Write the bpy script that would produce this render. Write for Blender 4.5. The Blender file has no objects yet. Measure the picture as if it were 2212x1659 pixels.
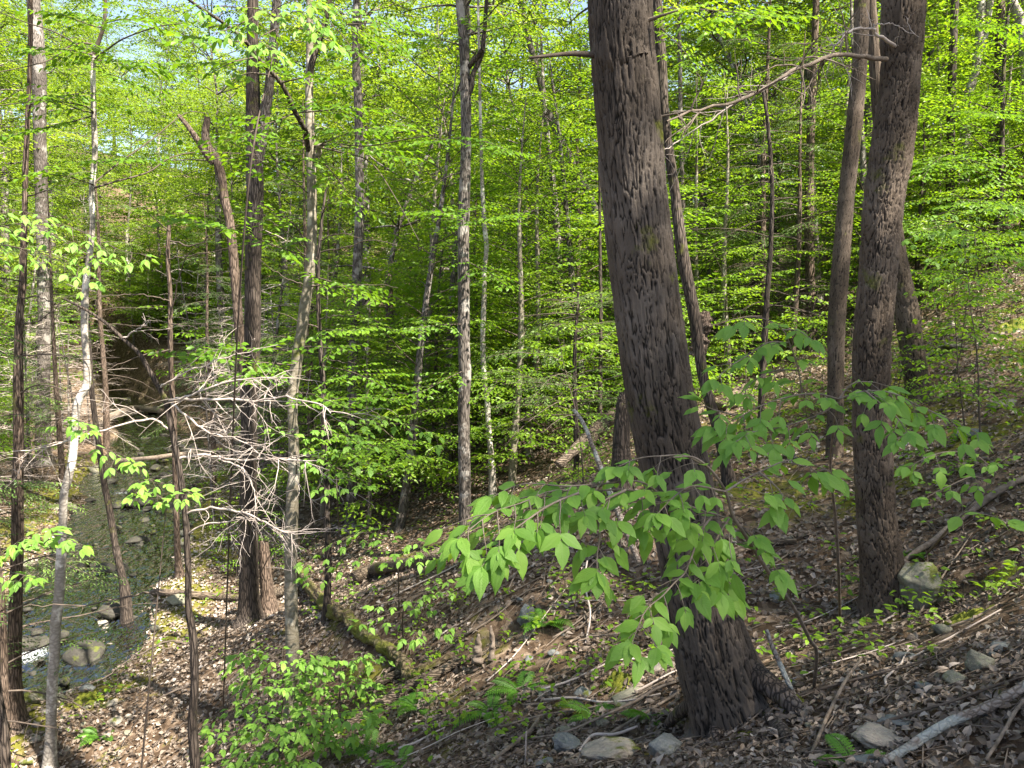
import bpy, math, random
import numpy as np
from mathutils import Vector, Matrix

# ------------------------------------------------------------------ camera, world, sun, exposure
scene = bpy.context.scene
C = scene.collection
PITCH = math.radians(-5.0)
FV, CX, CY = 1670.0, 1106.0, 829.5            # focal length and centre in the 2212 x 1659 measuring grid
cam_data = bpy.data.cameras.new('camera')
cam_data.sensor_width = 36.0
cam_data.lens = 36.0 * FV / 2212.0
cam_data.clip_start = 0.05
cam_data.clip_end = 2000
cam = bpy.data.objects.new('camera', cam_data)
cam.location = (0, 0, 0)
cam.rotation_euler = (math.radians(90) + PITCH, 0, 0)
C.objects.link(cam)
scene.camera = cam

SUN_EL = math.radians(54)
SUN_AZ_VEC = (0.80, -0.60)                    # horizontal direction towards the sun (right, behind the camera)
world = bpy.data.worlds.new('World')
scene.world = world
world.use_nodes = True
wn = world.node_tree.nodes
wl = world.node_tree.links
bg = wn.get('Background') or wn.new('ShaderNodeBackground')
sky = wn.new('ShaderNodeTexSky')
sky.sky_type = 'NISHITA'
sky.sun_disc = False
sky.sun_elevation = SUN_EL
sky.sun_rotation = math.atan2(SUN_AZ_VEC[0], SUN_AZ_VEC[1])
sky.dust_density = 1.5
wl.new(sky.outputs[0], bg.inputs[0])
bg.inputs[1].default_value = 0.08
sun_data = bpy.data.lights.new('sun', 'SUN')
sun_data.energy = 5.0
sun_data.angle = math.radians(0.53)
sun_data.color = (1.0, 0.95, 0.87)
sun = bpy.data.objects.new('sun', sun_data)
sd = Vector((SUN_AZ_VEC[0] * math.cos(SUN_EL), SUN_AZ_VEC[1] * math.cos(SUN_EL), math.sin(SUN_EL)))
sun.rotation_euler = sd.to_track_quat('Z', 'Y').to_euler()
C.objects.link(sun)
scene.view_settings.view_transform = 'Standard'
scene.view_settings.look = 'None'
scene.view_settings.gamma = 1
scene.view_settings.use_curve_mapping = False
scene.view_settings.exposure = 2.3
scene.view_settings.use_white_balance = True
scene.view_settings.white_balance_temperature = 7200
scene.view_settings.white_balance_tint = 12
scene.cycles.max_bounces = 7
scene.cycles.diffuse_bounces = 4
scene.cycles.transmission_bounces = 4
scene.cycles.transparent_max_bounces = 8
scene.cycles.use_denoising = True
scene.cycles.denoiser = 'OPENIMAGEDENOISE'
scene.cycles.denoising_input_passes = 'RGB_ALBEDO_NORMAL'
scene.cycles.denoising_prefilter = 'ACCURATE'
scene.cycles.sample_clamp_indirect = 6

rng = np.random.default_rng(7)
random.seed(7)

# ------------------------------------------------------------------ noise
def _hash(ix, iy, iz, seed=0):
    h = (ix.astype(np.int64) * 374761393 + iy.astype(np.int64) * 668265263 + iz.astype(np.int64) * 2147483647 + seed * 974711) & 0xFFFFFFFF
    h = ((h ^ (h >> 13)) * 1274126177) & 0xFFFFFFFF
    h = ((h ^ (h >> 16)) * 2246822519) & 0xFFFFFFFF
    return ((h ^ (h >> 15)) & 0xFFFFFF) / float(0xFFFFFF)

def vnoise(x, y, z=None, seed=0):
    x = np.asarray(x, float); y = np.asarray(y, float)
    z = np.zeros_like(x) if z is None else np.asarray(z, float)
    ix, iy, iz = np.floor(x), np.floor(y), np.floor(z)
    fx, fy, fz = x - ix, y - iy, z - iz
    fx, fy, fz = [f * f * (3 - 2 * f) for f in (fx, fy, fz)]
    r = 0
    for a in (0, 1):
        for b in (0, 1):
            for c in (0, 1):
                w = (fx if a else 1 - fx) * (fy if b else 1 - fy) * (fz if c else 1 - fz)
                r = r + w * _hash(ix + a, iy + b, iz + c, seed)
    return r * 2 - 1

def fbm(x, y, z=None, octaves=4, seed=0, gain=0.5):
    r, a, s = 0, 1.0, 1.0
    for o in range(octaves):
        r = r + a * vnoise(np.asarray(x) * s, np.asarray(y) * s, None if z is None else np.asarray(z) * s, seed + o)
        a *= gain; s *= 2.03
    return r

# ------------------------------------------------------------------ picture grid -> place
cp, sp = math.cos(PITCH), math.sin(PITCH)
def ray(px, py):
    u = (np.asarray(px, float) - CX) / FV
    v = -(np.asarray(py, float) - CY) / FV
    x = u; y = cp - v * sp; z = sp + v * cp
    return np.stack([x / y, np.ones_like(y), z / y], -1)
def at(px, py, d):
    return ray(px, py) * d
def grid_of(p):
    p = np.asarray(p, float)
    y = p[..., 1] * cp + p[..., 2] * sp
    z = -p[..., 1] * sp + p[..., 2] * cp
    y = np.where(y < 0.05, 0.05, y)
    return CX + FV * p[..., 0] / y, CY - FV * z / y

# ------------------------------------------------------------------ terrain
ctrl_px = [  # (grid x, grid y, distance)
    (1590, 1560, 4.5), (1590, 1659, 3.95), (1250, 1659, 4.3), (850, 1659, 5.6), (600, 1659, 6.8), (430, 1659, 8.0),
    (0, 1659, 8.6), (235, 1659, 8.4), (160, 1480, 10.6), (850, 1400, 8.0), (850, 1230, 10.6), (400, 1300, 13.2), (1250, 1250, 7.6),
    (1250, 1000, 13), (900, 900, 24), (1150, 850, 26), (1650, 800, 17), (1650, 690, 32), (1915, 1340, 6.2),
    (1988, 860, 10.5), (2212, 600, 14), (2212, 800, 10), (2212, 1000, 7), (2212, 1300, 4.6), (2212, 1600, 3.1), (1803, 985, 9.5), (1570, 1040, 9.2),
    (1005, 1180, 12), (706, 1345, 9.6), (761, 1134, 15.5), (630, 1540, 8.0), (541, 1345, 11.5), (31, 1545, 9),
    (271, 1285, 12.8), (391, 1236, 14.5), (900, 1011, 17), (1342, 1010, 8.6), (420, 1080, 20), (100, 1130, 19), (20, 1010, 24), (430, 930, 28),
]
ctrl = [tuple(at(a, b, d)) for a, b, d in ctrl_px]
ctrl += [(0, 0, -1.62), (0, 2, -1.78), (3, 0, -1.1), (2, 2.2, -1.45), (-3, 1.5, -3.0), (0, -8, -1.5), (6, -6, .4), (10, 0, 1.6), (-10, -8, -5), (-5, 3, -4.2), (-9, 6, -4.75), (-14, 10, -4.2), (-16, 0, -3.6),
         (-25, 0, 0), (-20, 15, -3.2), (-18, 24, -3.6), (-26, 28, -2.0), (-30, 40, 0.5), (-20, 42, -1.5), (-8, 40, -2.2), (-42, 60, 11), (-20, 60, 2.5), (-30, 90, 14), (0, 60, 0.5), (0, 90, 7),
         (8, 40, -1.0), (20, 60, 5.5), (30, 40, 9), (20, 22, 6), (16, 34, 3.0), (20, 0, 4.5), (45, 60, 17), (0, 130, 14), (-70, 130, 26), (70, 130, 28), (-60, 30, 10), (60, 0, 18), (60, 90, 26), (-60, -10, 8), (0, -25, 0)]
ctrl = np.array(ctrl)
def _tps(r2):
    return 0.5 * r2 * np.log(r2 + 1e-9)
_n = len(ctrl)
_K = _tps(((ctrl[:, None, :2] - ctrl[None, :, :2]) ** 2).sum(-1)) + np.eye(_n) * 0.6
_P = np.c_[np.ones(_n), ctrl[:, :2]]
_A = np.block([[_K, _P], [_P.T, np.zeros((3, 3))]])
_w = np.linalg.solve(_A, np.r_[ctrl[:, 2], 0, 0, 0])

brook_px = [(-160, 1560, 10.0), (40, 1430, 11.4), (180, 1300, 13.5), (248, 1180, 16.6), (290, 1105, 19.2), (305, 1050, 21.6), (342, 985, 25.0), (322, 935, 30), (280, 905, 34)]
brook = np.array([(-12.5, -6, -5.45), (-10.2, 2, -5.4), (-8.8, 7, -5.35)] + [tuple(at(a, b, d)) for a, b, d in brook_px] + [(-22, 42, -4.1), (-30, 50, -3.6)])
brook[3:, 2] = np.array([-5.3, -5.22, -5.0, -4.95, -4.82, -4.72, -4.5, -4.4, -4.3, -4.1, -3.7])[:len(brook) - 3]
def catmull(P, m):
    P = np.asarray(P, float)
    Q = np.vstack([2 * P[0] - P[1], P, 2 * P[-1] - P[-2]])
    n = len(P) - 1
    t = np.linspace(0, n, m); i = np.minimum(t.astype(int), n - 1); f = (t - i)[:, None]
    a, b, c, d = Q[i], Q[i + 1], Q[i + 2], Q[i + 3]
    return 0.5 * (2 * b + (c - a) * f + (2 * a - 5 * b + 4 * c - d) * f ** 2 + (3 * b - a - 3 * c + d) * f ** 3)
brook_s = catmull(brook, 160)
def brook_near(x, y):
    x = np.asarray(x, float); y = np.asarray(y, float)
    shp = x.shape; x = x.ravel(); y = y.ravel()
    best = np.full(x.shape, 1e9); bz = np.zeros_like(x); bt = np.zeros_like(x)
    for k in range(0, len(brook_s) - 1):
        a, b = brook_s[k], brook_s[k + 1]
        dx, dy = b[0] - a[0], b[1] - a[1]
        t = np.clip(((x - a[0]) * dx + (y - a[1]) * dy) / (dx * dx + dy * dy), 0, 1)
        d = (x - a[0] - t * dx) ** 2 + (y - a[1] - t * dy) ** 2
        m = d < best
        best[m] = d[m]; bz[m] = (a[2] + (b[2] - a[2]) * t)[m]; bt[m] = k + t[m]
    return np.sqrt(best).reshape(shp), bz.reshape(shp), bt.reshape(shp)
def base_ground(x, y):
    x = np.asarray(x, float); y = np.asarray(y, float)
    shp = x.shape; xf = x.ravel(); yf = y.ravel()
    r = np.empty(xf.shape)
    for s in range(0, len(xf), 20000):
        xs, ys = xf[s:s + 20000], yf[s:s + 20000]
        r2 = (xs[:, None] - ctrl[:, 0]) ** 2 + (ys[:, None] - ctrl[:, 1]) ** 2
        r[s:s + 20000] = _tps(r2) @ _w[:_n] + _w[_n] + _w[_n + 1] * xs + _w[_n + 2] * ys
    return r.reshape(shp)
HALF_W = .92
def ground(x, y, fine=True):
    x = np.asarray(x, float); y = np.asarray(y, float)
    z = base_ground(x, y)
    z = z + 0.10 * fbm(x * 0.55, y * 0.55, octaves=3, seed=3) 
    if fine:
        z = z + 0.035 * fbm(x * 2.6, y * 2.6, octaves=3, seed=9)
    m = (x < 2) & (y < 60)
    if np.any(m):
        d, bz, _ = brook_near(x[m], y[m])
        wob = HALF_W + 0.35 * vnoise(x[m] * 0.8, y[m] * 0.8, seed=21)
        t = np.clip((d - wob + 0.25) / 1.3, 0, 1); t = t * t * (3 - 2 * t)
        bed = bz - 0.22 + 0.10 * fbm(x[m] * 1.9, y[m] * 1.9, octaves=2, seed=31)
        zz = np.maximum(z[m], bz + 0.10)
        z = np.array(z)
        z[m] = bed * (1 - t) + zz * t
    return z
_ds = np.concatenate([np.linspace(1.5, 12, 260), np.linspace(12.05, 120, 900)])
def hit(px, py):
    """Where the line of sight through a grid point first meets the ground."""
    r = ray(px, py)
    pts = r[None, :] * _ds[:, None]
    g = ground(pts[:, 0], pts[:, 1])
    below = np.where(pts[:, 2] < g)[0]
    k = below[0] if len(below) else len(_ds) - 1
    p = pts[k]
    return np.array([p[0], p[1], g[k]])
def gz(x, y):
    return float(ground(np.array([x]), np.array([y]))[0])

# ------------------------------------------------------------------ mesh building
class Acc:
    """Collects vertices and faces, then links them as one mesh."""
    def __init__(s):
        s.v = []; s.q = []; s.t = []; s.qa = []; s.ta = []; s.n = 0
    def add(s, verts, quads=None, tris=None, tint=0.5):
        verts = np.asarray(verts, float).reshape(-1, 3)
        if quads is not None and len(quads):
            q = np.asarray(quads, int).reshape(-1, 4); s.q.append(q + s.n)
            s.qa.append(np.broadcast_to(np.asarray(tint, float), (len(q),)) if np.ndim(tint) < 1 or len(np.atleast_1d(tint)) == len(q) else np.full(len(q), .5))
        if tris is not None and len(tris):
            t = np.asarray(tris, int).reshape(-1, 3); s.t.append(t + s.n)
            s.ta.append(np.broadcast_to(np.asarray(tint, float), (len(t),)) if np.ndim(tint) < 1 or len(np.atleast_1d(tint)) == len(t) else np.full(len(t), .5))
        s.v.append(verts); s.n += len(verts)
    def mesh(s, name, mat, smooth=True, vattr=None):
        me = bpy.data.meshes.new(name)
        V = np.vstack(s.v) if s.v else np.zeros((0, 3))
        Q = np.vstack(s.q) if s.q else np.zeros((0, 4), int)
        T = np.vstack(s.t) if s.t else np.zeros((0, 3), int)
        me.vertices.add(len(V)); me.vertices.foreach_set('co', V.astype(np.float32).ravel())
        nl = Q.size + T.size
        me.loops.add(nl); me.loops.foreach_set('vertex_index', np.concatenate([Q.ravel(), T.ravel()]).astype(np.int32))
        npoly = len(Q) + len(T)
        me.polygons.add(npoly)
        ls = np.concatenate([np.arange(len(Q)) * 4, Q.size + np.arange(len(T)) * 3]).astype(np.int32)
        me.polygons.foreach_set('loop_start', ls)
        try:
            me.polygons.foreach_set('loop_total', np.concatenate([np.full(len(Q), 4), np.full(len(T), 3)]).astype(np.int32))
        except Exception:
            pass
        me.polygons.foreach_set('use_smooth', np.full(npoly, smooth, dtype=bool))
        me.update(calc_edges=True)
        a = me.attributes.new('tint', 'FLOAT', 'FACE')
        a.data.foreach_set('value', np.concatenate([np.concatenate(s.qa) if s.qa else np.zeros(0), np.concatenate(s.ta) if s.ta else np.zeros(0)]).astype(np.float32))
        if vattr:
            for k, val in vattr.items():
                b = me.attributes.new(k, 'FLOAT', 'POINT')
                b.data.foreach_set('value', np.asarray(val, np.float32))
        me.materials.append(mat)
        return me

def obj(name, me, parent=None):
    o = bpy.data.objects.new(name, me)
    C.objects.link(o)
    if parent is not None:
        o.parent = parent
    return o
def tag(o, label=None, cat=None, group=None, kind=None):
    if label: o['label'] = label
    if cat: o['category'] = cat
    if group: o['group'] = group
    if kind: o['kind'] = kind
    return o
def empty(name, loc=(0, 0, 0), rz=0.0, label=None, cat=None, group=None):
    o = bpy.data.objects.new(name, None)
    C.objects.link(o)
    o.location = Vector(loc); o.rotation_euler = (0, 0, rz)
    o.empty_display_size = 0.1
    return tag(o, label, cat, group)

def unit(v):
    v = np.asarray(v, float)
    return v / (np.linalg.norm(v, axis=-1, keepdims=True) + 1e-12)

def frames(P):
    T = unit(np.gradient(P, axis=0))
    n = np.array([1.0, 0, 0]) if abs(T[0, 0]) < 0.8 else np.array([0, 1.0, 0])
    N = np.zeros_like(P)
    for i in range(len(P)):
        n = n - T[i] * (n @ T[i]); n = n / (np.linalg.norm(n) + 1e-12); N[i] = n
    return T, N, np.cross(T, N)

def tube(acc, P, R, sides=5, tint=0.5, cap=False):
    P = np.asarray(P, float); R = np.asarray(R, float)
    T, N, B = frames(P)
    th = np.linspace(0, 2 * math.pi, sides, endpoint=False)
    ring = P[:, None] + R[:, None, None] * (np.cos(th)[None, :, None] * N[:, None] + np.sin(th)[None, :, None] * B[:, None])
    m = len(P)
    i = np.arange(m - 1)[:, None] * sides; j = np.arange(sides)[None]; j2 = (j + 1) % sides
    quads = np.stack([i + j, i + j2, i + sides + j2, i + sides + j], -1).reshape(-1, 4)
    verts = ring.reshape(-1, 3)
    tris = None
    if cap:
        verts = np.vstack([verts, P[0], P[-1]])
        c0, c1 = m * sides, m * sides + 1
        jj = np.arange(sides); jn = (jj + 1) % sides; o = (m - 1) * sides
        tris = np.vstack([np.stack([jn, jj, np.full(sides, c0)], -1), np.stack([o + jj, o + jn, np.full(sides, c1)], -1)])
    acc.add(verts, quads, tris, tint)

def leaves(acc, pos, direc, normal, size, width=0.5, fold=0.15, tint=0.5, quads6=False):
    """Folded leaf blades: 2 (or 4) faces each, all at once."""
    n = len(pos)
    if n == 0: return
    direc = unit(direc); side = unit(np.cross(direc, normal)); nor = np.cross(side, direc)
    L = np.asarray(size)[:, None]; W = L * width * 0.5
    tint = np.broadcast_to(np.asarray(tint, float), (n,))
    if not quads6:
        b = pos; m = pos + direc * L * 0.45
        v = np.stack([b, m - side * W + nor * L * fold, pos + direc * L - nor * L * 0.08, m + side * W + nor * L * fold], 1).reshape(-1, 3)
        k = np.arange(n)[:, None] * 4
        acc.add(v, None, np.concatenate([k + [0, 1, 2], k + [0, 2, 3]], 1).reshape(-1, 3), np.repeat(tint, 2))
    else:
        m = pos + direc * L * 0.3; m2 = pos + direc * L * 0.68 - nor * L * fold * 0.3
        tip = pos + direc * L - nor * L * fold * 0.9
        v = np.stack([pos, m - side * W * 0.92 + nor * L * fold, m2 - side * W * 0.8 + nor * L * fold * 0.4, tip, m2 + side * W * 0.8 + nor * L * fold * 0.4, m + side * W * 0.92 + nor * L * fold, m, m2], 1).reshape(-1, 3)
        k = np.arange(n)[:, None] * 8
        q = np.stack([k + [1, 2, 7, 6], k + [6, 7, 4, 5]], 1).reshape(-1, 4)
        t = np.stack([k + [0, 1, 6], k + [0, 6, 5], k + [2, 3, 7], k + [7, 3, 4]], 1).reshape(-1, 3)
        acc.v.append(v); acc.q.append(q + acc.n); acc.t.append(t + acc.n); acc.n += len(v)
        acc.qa.append(np.repeat(tint, 2)); acc.ta.append(np.repeat(tint, 4))

# ------------------------------------------------------------------ materials
def new_mat(name):
    m = bpy.data.materials.new(name); m.use_nodes = True
    nt = m.node_tree; nt.nodes.clear()
    out = nt.nodes.new('ShaderNodeOutputMaterial')
    return m, nt, out
def N(nt, typ, **kw):
    n = nt.nodes.new(typ)
    for k, v in kw.items():
        if k.startswith('i_'):
            key = k[2:]
            key = int(key) if key.isdigit() else key
            n.inputs[key].default_value = v
        else:
            setattr(n, k, v)
    return n
def ramp(nt, src, stops):
    r = nt.nodes.new('ShaderNodeValToRGB')
    while len(r.color_ramp.elements) < len(stops): r.color_ramp.elements.new(0.5)
    for e, (p, c) in zip(r.color_ramp.elements, stops):
        e.position = p; e.color = (*c, 1) if len(c) == 3 else c
    nt.links.new(src, r.inputs[0])
    return r
def mixc(nt, fac, a, b, mode='MIX'):
    m = nt.nodes.new('ShaderNodeMix'); m.data_type = 'RGBA'; m.blend_type = mode
    for s, v in ((0, fac), (6, a), (7, b)):
        if isinstance(v, (int, float)): m.inputs[s].default_value = v
        elif isinstance(v, tuple): m.inputs[s].default_value = (*v, 1) if len(v) == 3 else v
        else: nt.links.new(v, m.inputs[s])
    return m.outputs[2]

def leaf_mat(name, c0, c1, c2, trans=0.5, tcol=(1.35, 1.25, .55), veins=False, rough=0.45):
    m, nt, out = new_mat(name)
    at_ = N(nt, 'ShaderNodeAttribute', attribute_name='tint')
    oi = N(nt, 'ShaderNodeObjectInfo')
    if veins:
        add = N(nt, 'ShaderNodeMath', operation='MULTIPLY', i_1=1.0); nt.links.new(oi.outputs['Random'], add.inputs[0])
    else:
        ma = N(nt, 'ShaderNodeMath', operation='MULTIPLY_ADD', i_1=0.50, i_2=-0.25); nt.links.new(oi.outputs['Random'], ma.inputs[0])
        add = N(nt, 'ShaderNodeMath', operation='ADD'); nt.links.new(at_.outputs['Fac'], add.inputs[0]); nt.links.new(ma.outputs[0], add.inputs[1])
    col = ramp(nt, add.outputs[0], [(0.0, c0), (0.5, c1), (1.0, c2)]).outputs[0]
    bump = None
    if veins:
        tc = N(nt, 'ShaderNodeTexCoord'); sx = N(nt, 'ShaderNodeSeparateXYZ'); nt.links.new(tc.outputs['Object'], sx.inputs[0])
        ab = N(nt, 'ShaderNodeMath', operation='ABSOLUTE'); nt.links.new(sx.outputs[0], ab.inputs[0])
        sl = N(nt, 'ShaderNodeMath', operation='MULTIPLY_ADD', i_1=-0.75); nt.links.new(ab.outputs[0], sl.inputs[0]); nt.links.new(sx.outputs[1], sl.inputs[2])
        fr = N(nt, 'ShaderNodeMath', operation='MULTIPLY', i_1=75.0); nt.links.new(sl.outputs[0], fr.inputs[0])
        sn = N(nt, 'ShaderNodeMath', operation='SINE'); nt.links.new(fr.outputs[0], sn.inputs[0])
        vr = ramp(nt, sn.outputs[0], [(0.55, (0, 0, 0)), (1.0, (1, 1, 1))])
        mr = ramp(nt, ab.outputs[0], [(0.02, (1, 1, 1)), (0.035, (0, 0, 0))])
        mx = N(nt, 'ShaderNodeMath', operation='MAXIMUM'); nt.links.new(vr.outputs[0], mx.inputs[0]); nt.links.new(mr.outputs[0], mx.inputs[1])
        fm = N(nt, 'ShaderNodeMath', operation='MULTIPLY', i_1=0.10); nt.links.new(mx.outputs[0], fm.inputs[0])
        nz = N(nt, 'ShaderNodeTexNoise', i_Scale=5.0, i_Detail=4.0); nt.links.new(tc.outputs['Object'], nz.inputs['Vector'])
        col = mixc(nt, 0.2, col, mixc(nt, nz.outputs['Fac'], tuple(x * .75 for x in c0), c2))
        col = mixc(nt, fm.outputs[0], col, (0.24, 0.34, 0.13))
        bump = N(nt, 'ShaderNodeBump', i_Strength=0.25, i_Distance=0.02); nt.links.new(mx.outputs[0], bump.inputs['Height'])
    pb = N(nt, 'ShaderNodeBsdfPrincipled', i_Roughness=rough)
    pb.inputs['Specular IOR Level'].default_value = 0.35
    nt.links.new(col, pb.inputs['Base Color'])
    if bump: nt.links.new(bump.outputs[0], pb.inputs['Normal'])
    tr = N(nt, 'ShaderNodeBsdfTranslucent')
    tcl = mixc(nt, 1.0, col, tcol, 'MULTIPLY')
    nt.links.new(tcl, tr.inputs[0])
    ms = N(nt, 'ShaderNodeMixShader', i_0=trans)
    nt.links.new(pb.outputs[0], ms.inputs[1]); nt.links.new(tr.outputs[0], ms.inputs[2])
    nt.links.new(ms.outputs[0], out.inputs[0])
    return m

def bark_mat(name, dark, mid, light, scale=(9, 9, 1.6), moss=0.0, ridge=False, bump=0.6, patches=0.0, patch_col=(.5, .48, .44), lichen=0.15):
    m, nt, out = new_mat(name)
    tc = N(nt, 'ShaderNodeTexCoord')
    mp = N(nt, 'ShaderNodeMapping'); mp.inputs['Scale'].default_value = scale
    nt.links.new(tc.outputs['Object'], mp.inputs[0])
    warp = N(nt, 'ShaderNodeTexNoise', i_Scale=1.4, i_Detail=2.0); nt.links.new(mp.outputs[0], warp.inputs['Vector'])
    wm = mixc(nt, 0.18, mp.outputs[0], warp.outputs['Color'], 'ADD')
    vo = N(nt, 'ShaderNodeTexVoronoi', feature='DISTANCE_TO_EDGE', i_Scale=1.6); nt.links.new(wm, vo.inputs['Vector'])
    n1 = N(nt, 'ShaderNodeTexNoise', i_Scale=5.0, i_Detail=7.0, i_Roughness=0.65); nt.links.new(mp.outputs[0], n1.inputs['Vector'])
    n2 = N(nt, 'ShaderNodeTexNoise', i_Scale=1.1, i_Detail=3.0); nt.links.new(tc.outputs['Object'], n2.inputs['Vector'])
    vr = ramp(nt, vo.outputs['Distance'], [(0.0, (0, 0, 0)), (0.22, (1, 1, 1))])
    if ridge:
        rr = N(nt, 'ShaderNodeAttribute', attribute_name='ridge')
        hsrc = ramp(nt, rr.outputs['Fac'], [(0.0, (0, 0, 0)), (0.68, (1, 1, 1))]).outputs[0]
    else:
        hsrc = vr.outputs[0]
    body = ramp(nt, n1.outputs['Fac'], [(0.28, mid), (0.5, tuple((a + b) / 2 for a, b in zip(mid, light))), (0.75, light)]).outputs[0]
    if ridge:
        # weathered plate faces differ a little from one another
        pl = N(nt, 'ShaderNodeAttribute', attribute_name='plate')
        body = mixc(nt, 0.5, body, ramp(nt, pl.outputs['Fac'], [(0, mid), (0.6, light), (1, tuple(min(1, x * 1.45) for x in light))]).outputs[0])
    body = mixc(nt, n2.outputs['Fac'], body, tuple(x * 0.6 for x in mid))
    n5 = N(nt, 'ShaderNodeTexNoise', i_Scale=.7, i_Detail=4.0, i_Roughness=.7); nt.links.new(tc.outputs['Object'], n5.inputs['Vector'])
    r5 = ramp(nt, n5.outputs['Fac'], [(.48, (0, 0, 0)), (.66, (.7, .7, .7))])
    body = mixc(nt, r5.outputs[0], body, tuple((x + .03) * 1.1 for x in light))
    col = mixc(nt, hsrc, dark, body)
    if patches > 0:
        pn = N(nt, 'ShaderNodeTexNoise', i_Scale=3.3, i_Detail=4.0, i_Roughness=.6); nt.links.new(tc.outputs['Object'], pn.inputs['Vector'])
        pr = ramp(nt, pn.outputs['Fac'], [(0.62 - patches * .3, (0, 0, 0)), (0.68 - patches * .3, (1, 1, 1))])
        pm = N(nt, 'ShaderNodeMath', operation='MULTIPLY', i_1=0.75); nt.links.new(pr.outputs[0], pm.inputs[0])
        col = mixc(nt, pm.outputs[0], col, patch_col)
    if moss > 0:
        mn = N(nt, 'ShaderNodeTexNoise', i_Scale=2.2, i_Detail=5.0, i_Roughness=.7); nt.links.new(tc.outputs['Object'], mn.inputs['Vector'])
        mr = ramp(nt, mn.outputs['Fac'], [(0.66 - moss * .32, (0, 0, 0)), (0.76 - moss * .3, (1, 1, 1))])
        col = mixc(nt, mr.outputs[0], col, mixc(nt, n1.outputs['Fac'], (0.05, 0.06, 0.012), (0.13, 0.14, 0.02)))
    pb = N(nt, 'ShaderNodeBsdfPrincipled', i_Roughness=0.88)
    pb.inputs['Specular IOR Level'].default_value = 0.25
    nt.links.new(col, pb.inputs['Base Color'])
    hh = mixc(nt, 0.45, hsrc if not ridge else n1.outputs['Fac'], n1.outputs['Fac'])
    bp = N(nt, 'ShaderNodeBump', i_Strength=bump, i_Distance=0.02); nt.links.new(hh, bp.inputs['Height'])
    nt.links.new(bp.outputs[0], pb.inputs['Normal'])
    nt.links.new(pb.outputs[0], out.inputs[0])
    return m

def simple_mat(name, c0, c1, scale=6, rough=0.9, bump=0.3, dist=0.01, attr=None, spec=0.2):
    m, nt, out = new_mat(name)
    tc = N(nt, 'ShaderNodeTexCoord')
    n1 = N(nt, 'ShaderNodeTexNoise', i_Scale=scale, i_Detail=6.0, i_Roughness=0.65); nt.links.new(tc.outputs['Object'], n1.inputs['Vector'])
    if attr:
        a = N(nt, 'ShaderNodeAttribute', attribute_name='tint')
        col = ramp(nt, a.outputs['Fac'], attr).outputs[0]
        col = mixc(nt, 0.3, col, mixc(nt, n1.outputs['Fac'], c0, c1))
    else:
        col = ramp(nt, n1.outputs['Fac'], [(0.3, c0), (0.7, c1)]).outputs[0]
    pb = N(nt, 'ShaderNodeBsdfPrincipled', i_Roughness=rough); pb.inputs['Specular IOR Level'].default_value = spec
    nt.links.new(col, pb.inputs['Base Color'])
    bp = N(nt, 'ShaderNodeBump', i_Strength=bump, i_Distance=dist); nt.links.new(n1.outputs['Fac'], bp.inputs['Height'])
    nt.links.new(bp.outputs[0], pb.inputs['Normal'])
    nt.links.new(pb.outputs[0], out.inputs[0])
    return m

M = {}
M['leaf_hero'] = leaf_mat('broad_leaf_close', (.115, .27, .040), (.16, .345, .052), (.22, .41, .062), trans=.45, veins=True, rough=.5)
M['leaf_near'] = leaf_mat('leaf_near', (.070, .17, .016), (.115, .245, .020), (.19, .33, .024), trans=.52)
M['leaf_mid'] = leaf_mat('leaf_understory', (.080, .18, .020), (.14, .275, .024), (.23, .36, .030), trans=.58)
M['leaf_far'] = leaf_mat('leaf_canopy', (.090, .18, .022), (.155, .27, .030), (.26, .37, .050), trans=.58)
M['needle'] = leaf_mat('hemlock_needles', (.045, .10, .025), (.075, .15, .030), (.15, .24, .05), trans=.35, tcol=(1.2, 1.2, .6))
M['fern'] = leaf_mat('fern_frond', (.055, .17, .022), (.085, .23, .03), (.13, .30, .04), trans=.45)
M['bark_hero'] = bark_mat('furrowed_bark_large', (.008, .0065, .005), (.052, .041, .032), (.130, .108, .088), scale=(30, 30, 9), ridge=True, bump=.55, moss=.14)
M['bark_scaly'] = bark_mat('scaly_bark', (.010, .007, .005), (.058, .043, .031), (.150, .118, .090), scale=(30, 30, 9), ridge=True, bump=.5, moss=.2)
M['bark_dark'] = bark_mat('dark_bark', (.015, .012, .010), (.060, .046, .037), (.135, .11, .092), scale=(22, 22, 3.2), bump=.8, moss=.25)
M['bark_grey'] = bark_mat('grey_furrowed_bark', (.030, .026, .022), (.115, .10, .088), (.24, .215, .195), scale=(22, 22, 3.5), bump=.7, moss=.12, patches=.25, patch_col=(.30, .29, .27))
M['bark_beech'] = bark_mat('smooth_beech_bark', (.13, .115, .085), (.17, .155, .120), (.29, .265, .215), scale=(5, 5, 9), bump=.22, moss=.16, patches=.2, patch_col=(.36, .34, .29))
M['bark_pale'] = bark_mat('pale_bark', (.17, .155, .135), (.26, .24, .21), (.42, .395, .36), scale=(8, 8, 14), bump=.3, patches=.3, patch_col=(.62, .60, .55))
M['bark_red'] = bark_mat('reddish_hemlock_bark', (.025, .018, .013), (.115, .082, .062), (.25, .19, .15), scale=(24, 24, 3.2), bump=.8, moss=.1)
M['twig_pale'] = simple_mat('bare_pale_twigs', (.26, .22, .195), (.44, .395, .36), scale=14)
M['twig_dark'] = simple_mat('dark_twigs', (.045, .035, .028), (.11, .09, .075), scale=14)
M['stick'] = simple_mat('weathered_stick', (.085, .068, .052), (.23, .19, .155), scale=18, bump=.5)
M['stick_lichen'] = bark_mat('lichen_covered_branch', (.10, .08, .065), (.20, .165, .14), (.38, .35, .32), scale=(20, 20, 20), bump=.5, patches=.45, patch_col=(.30, .33, .31))
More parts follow.
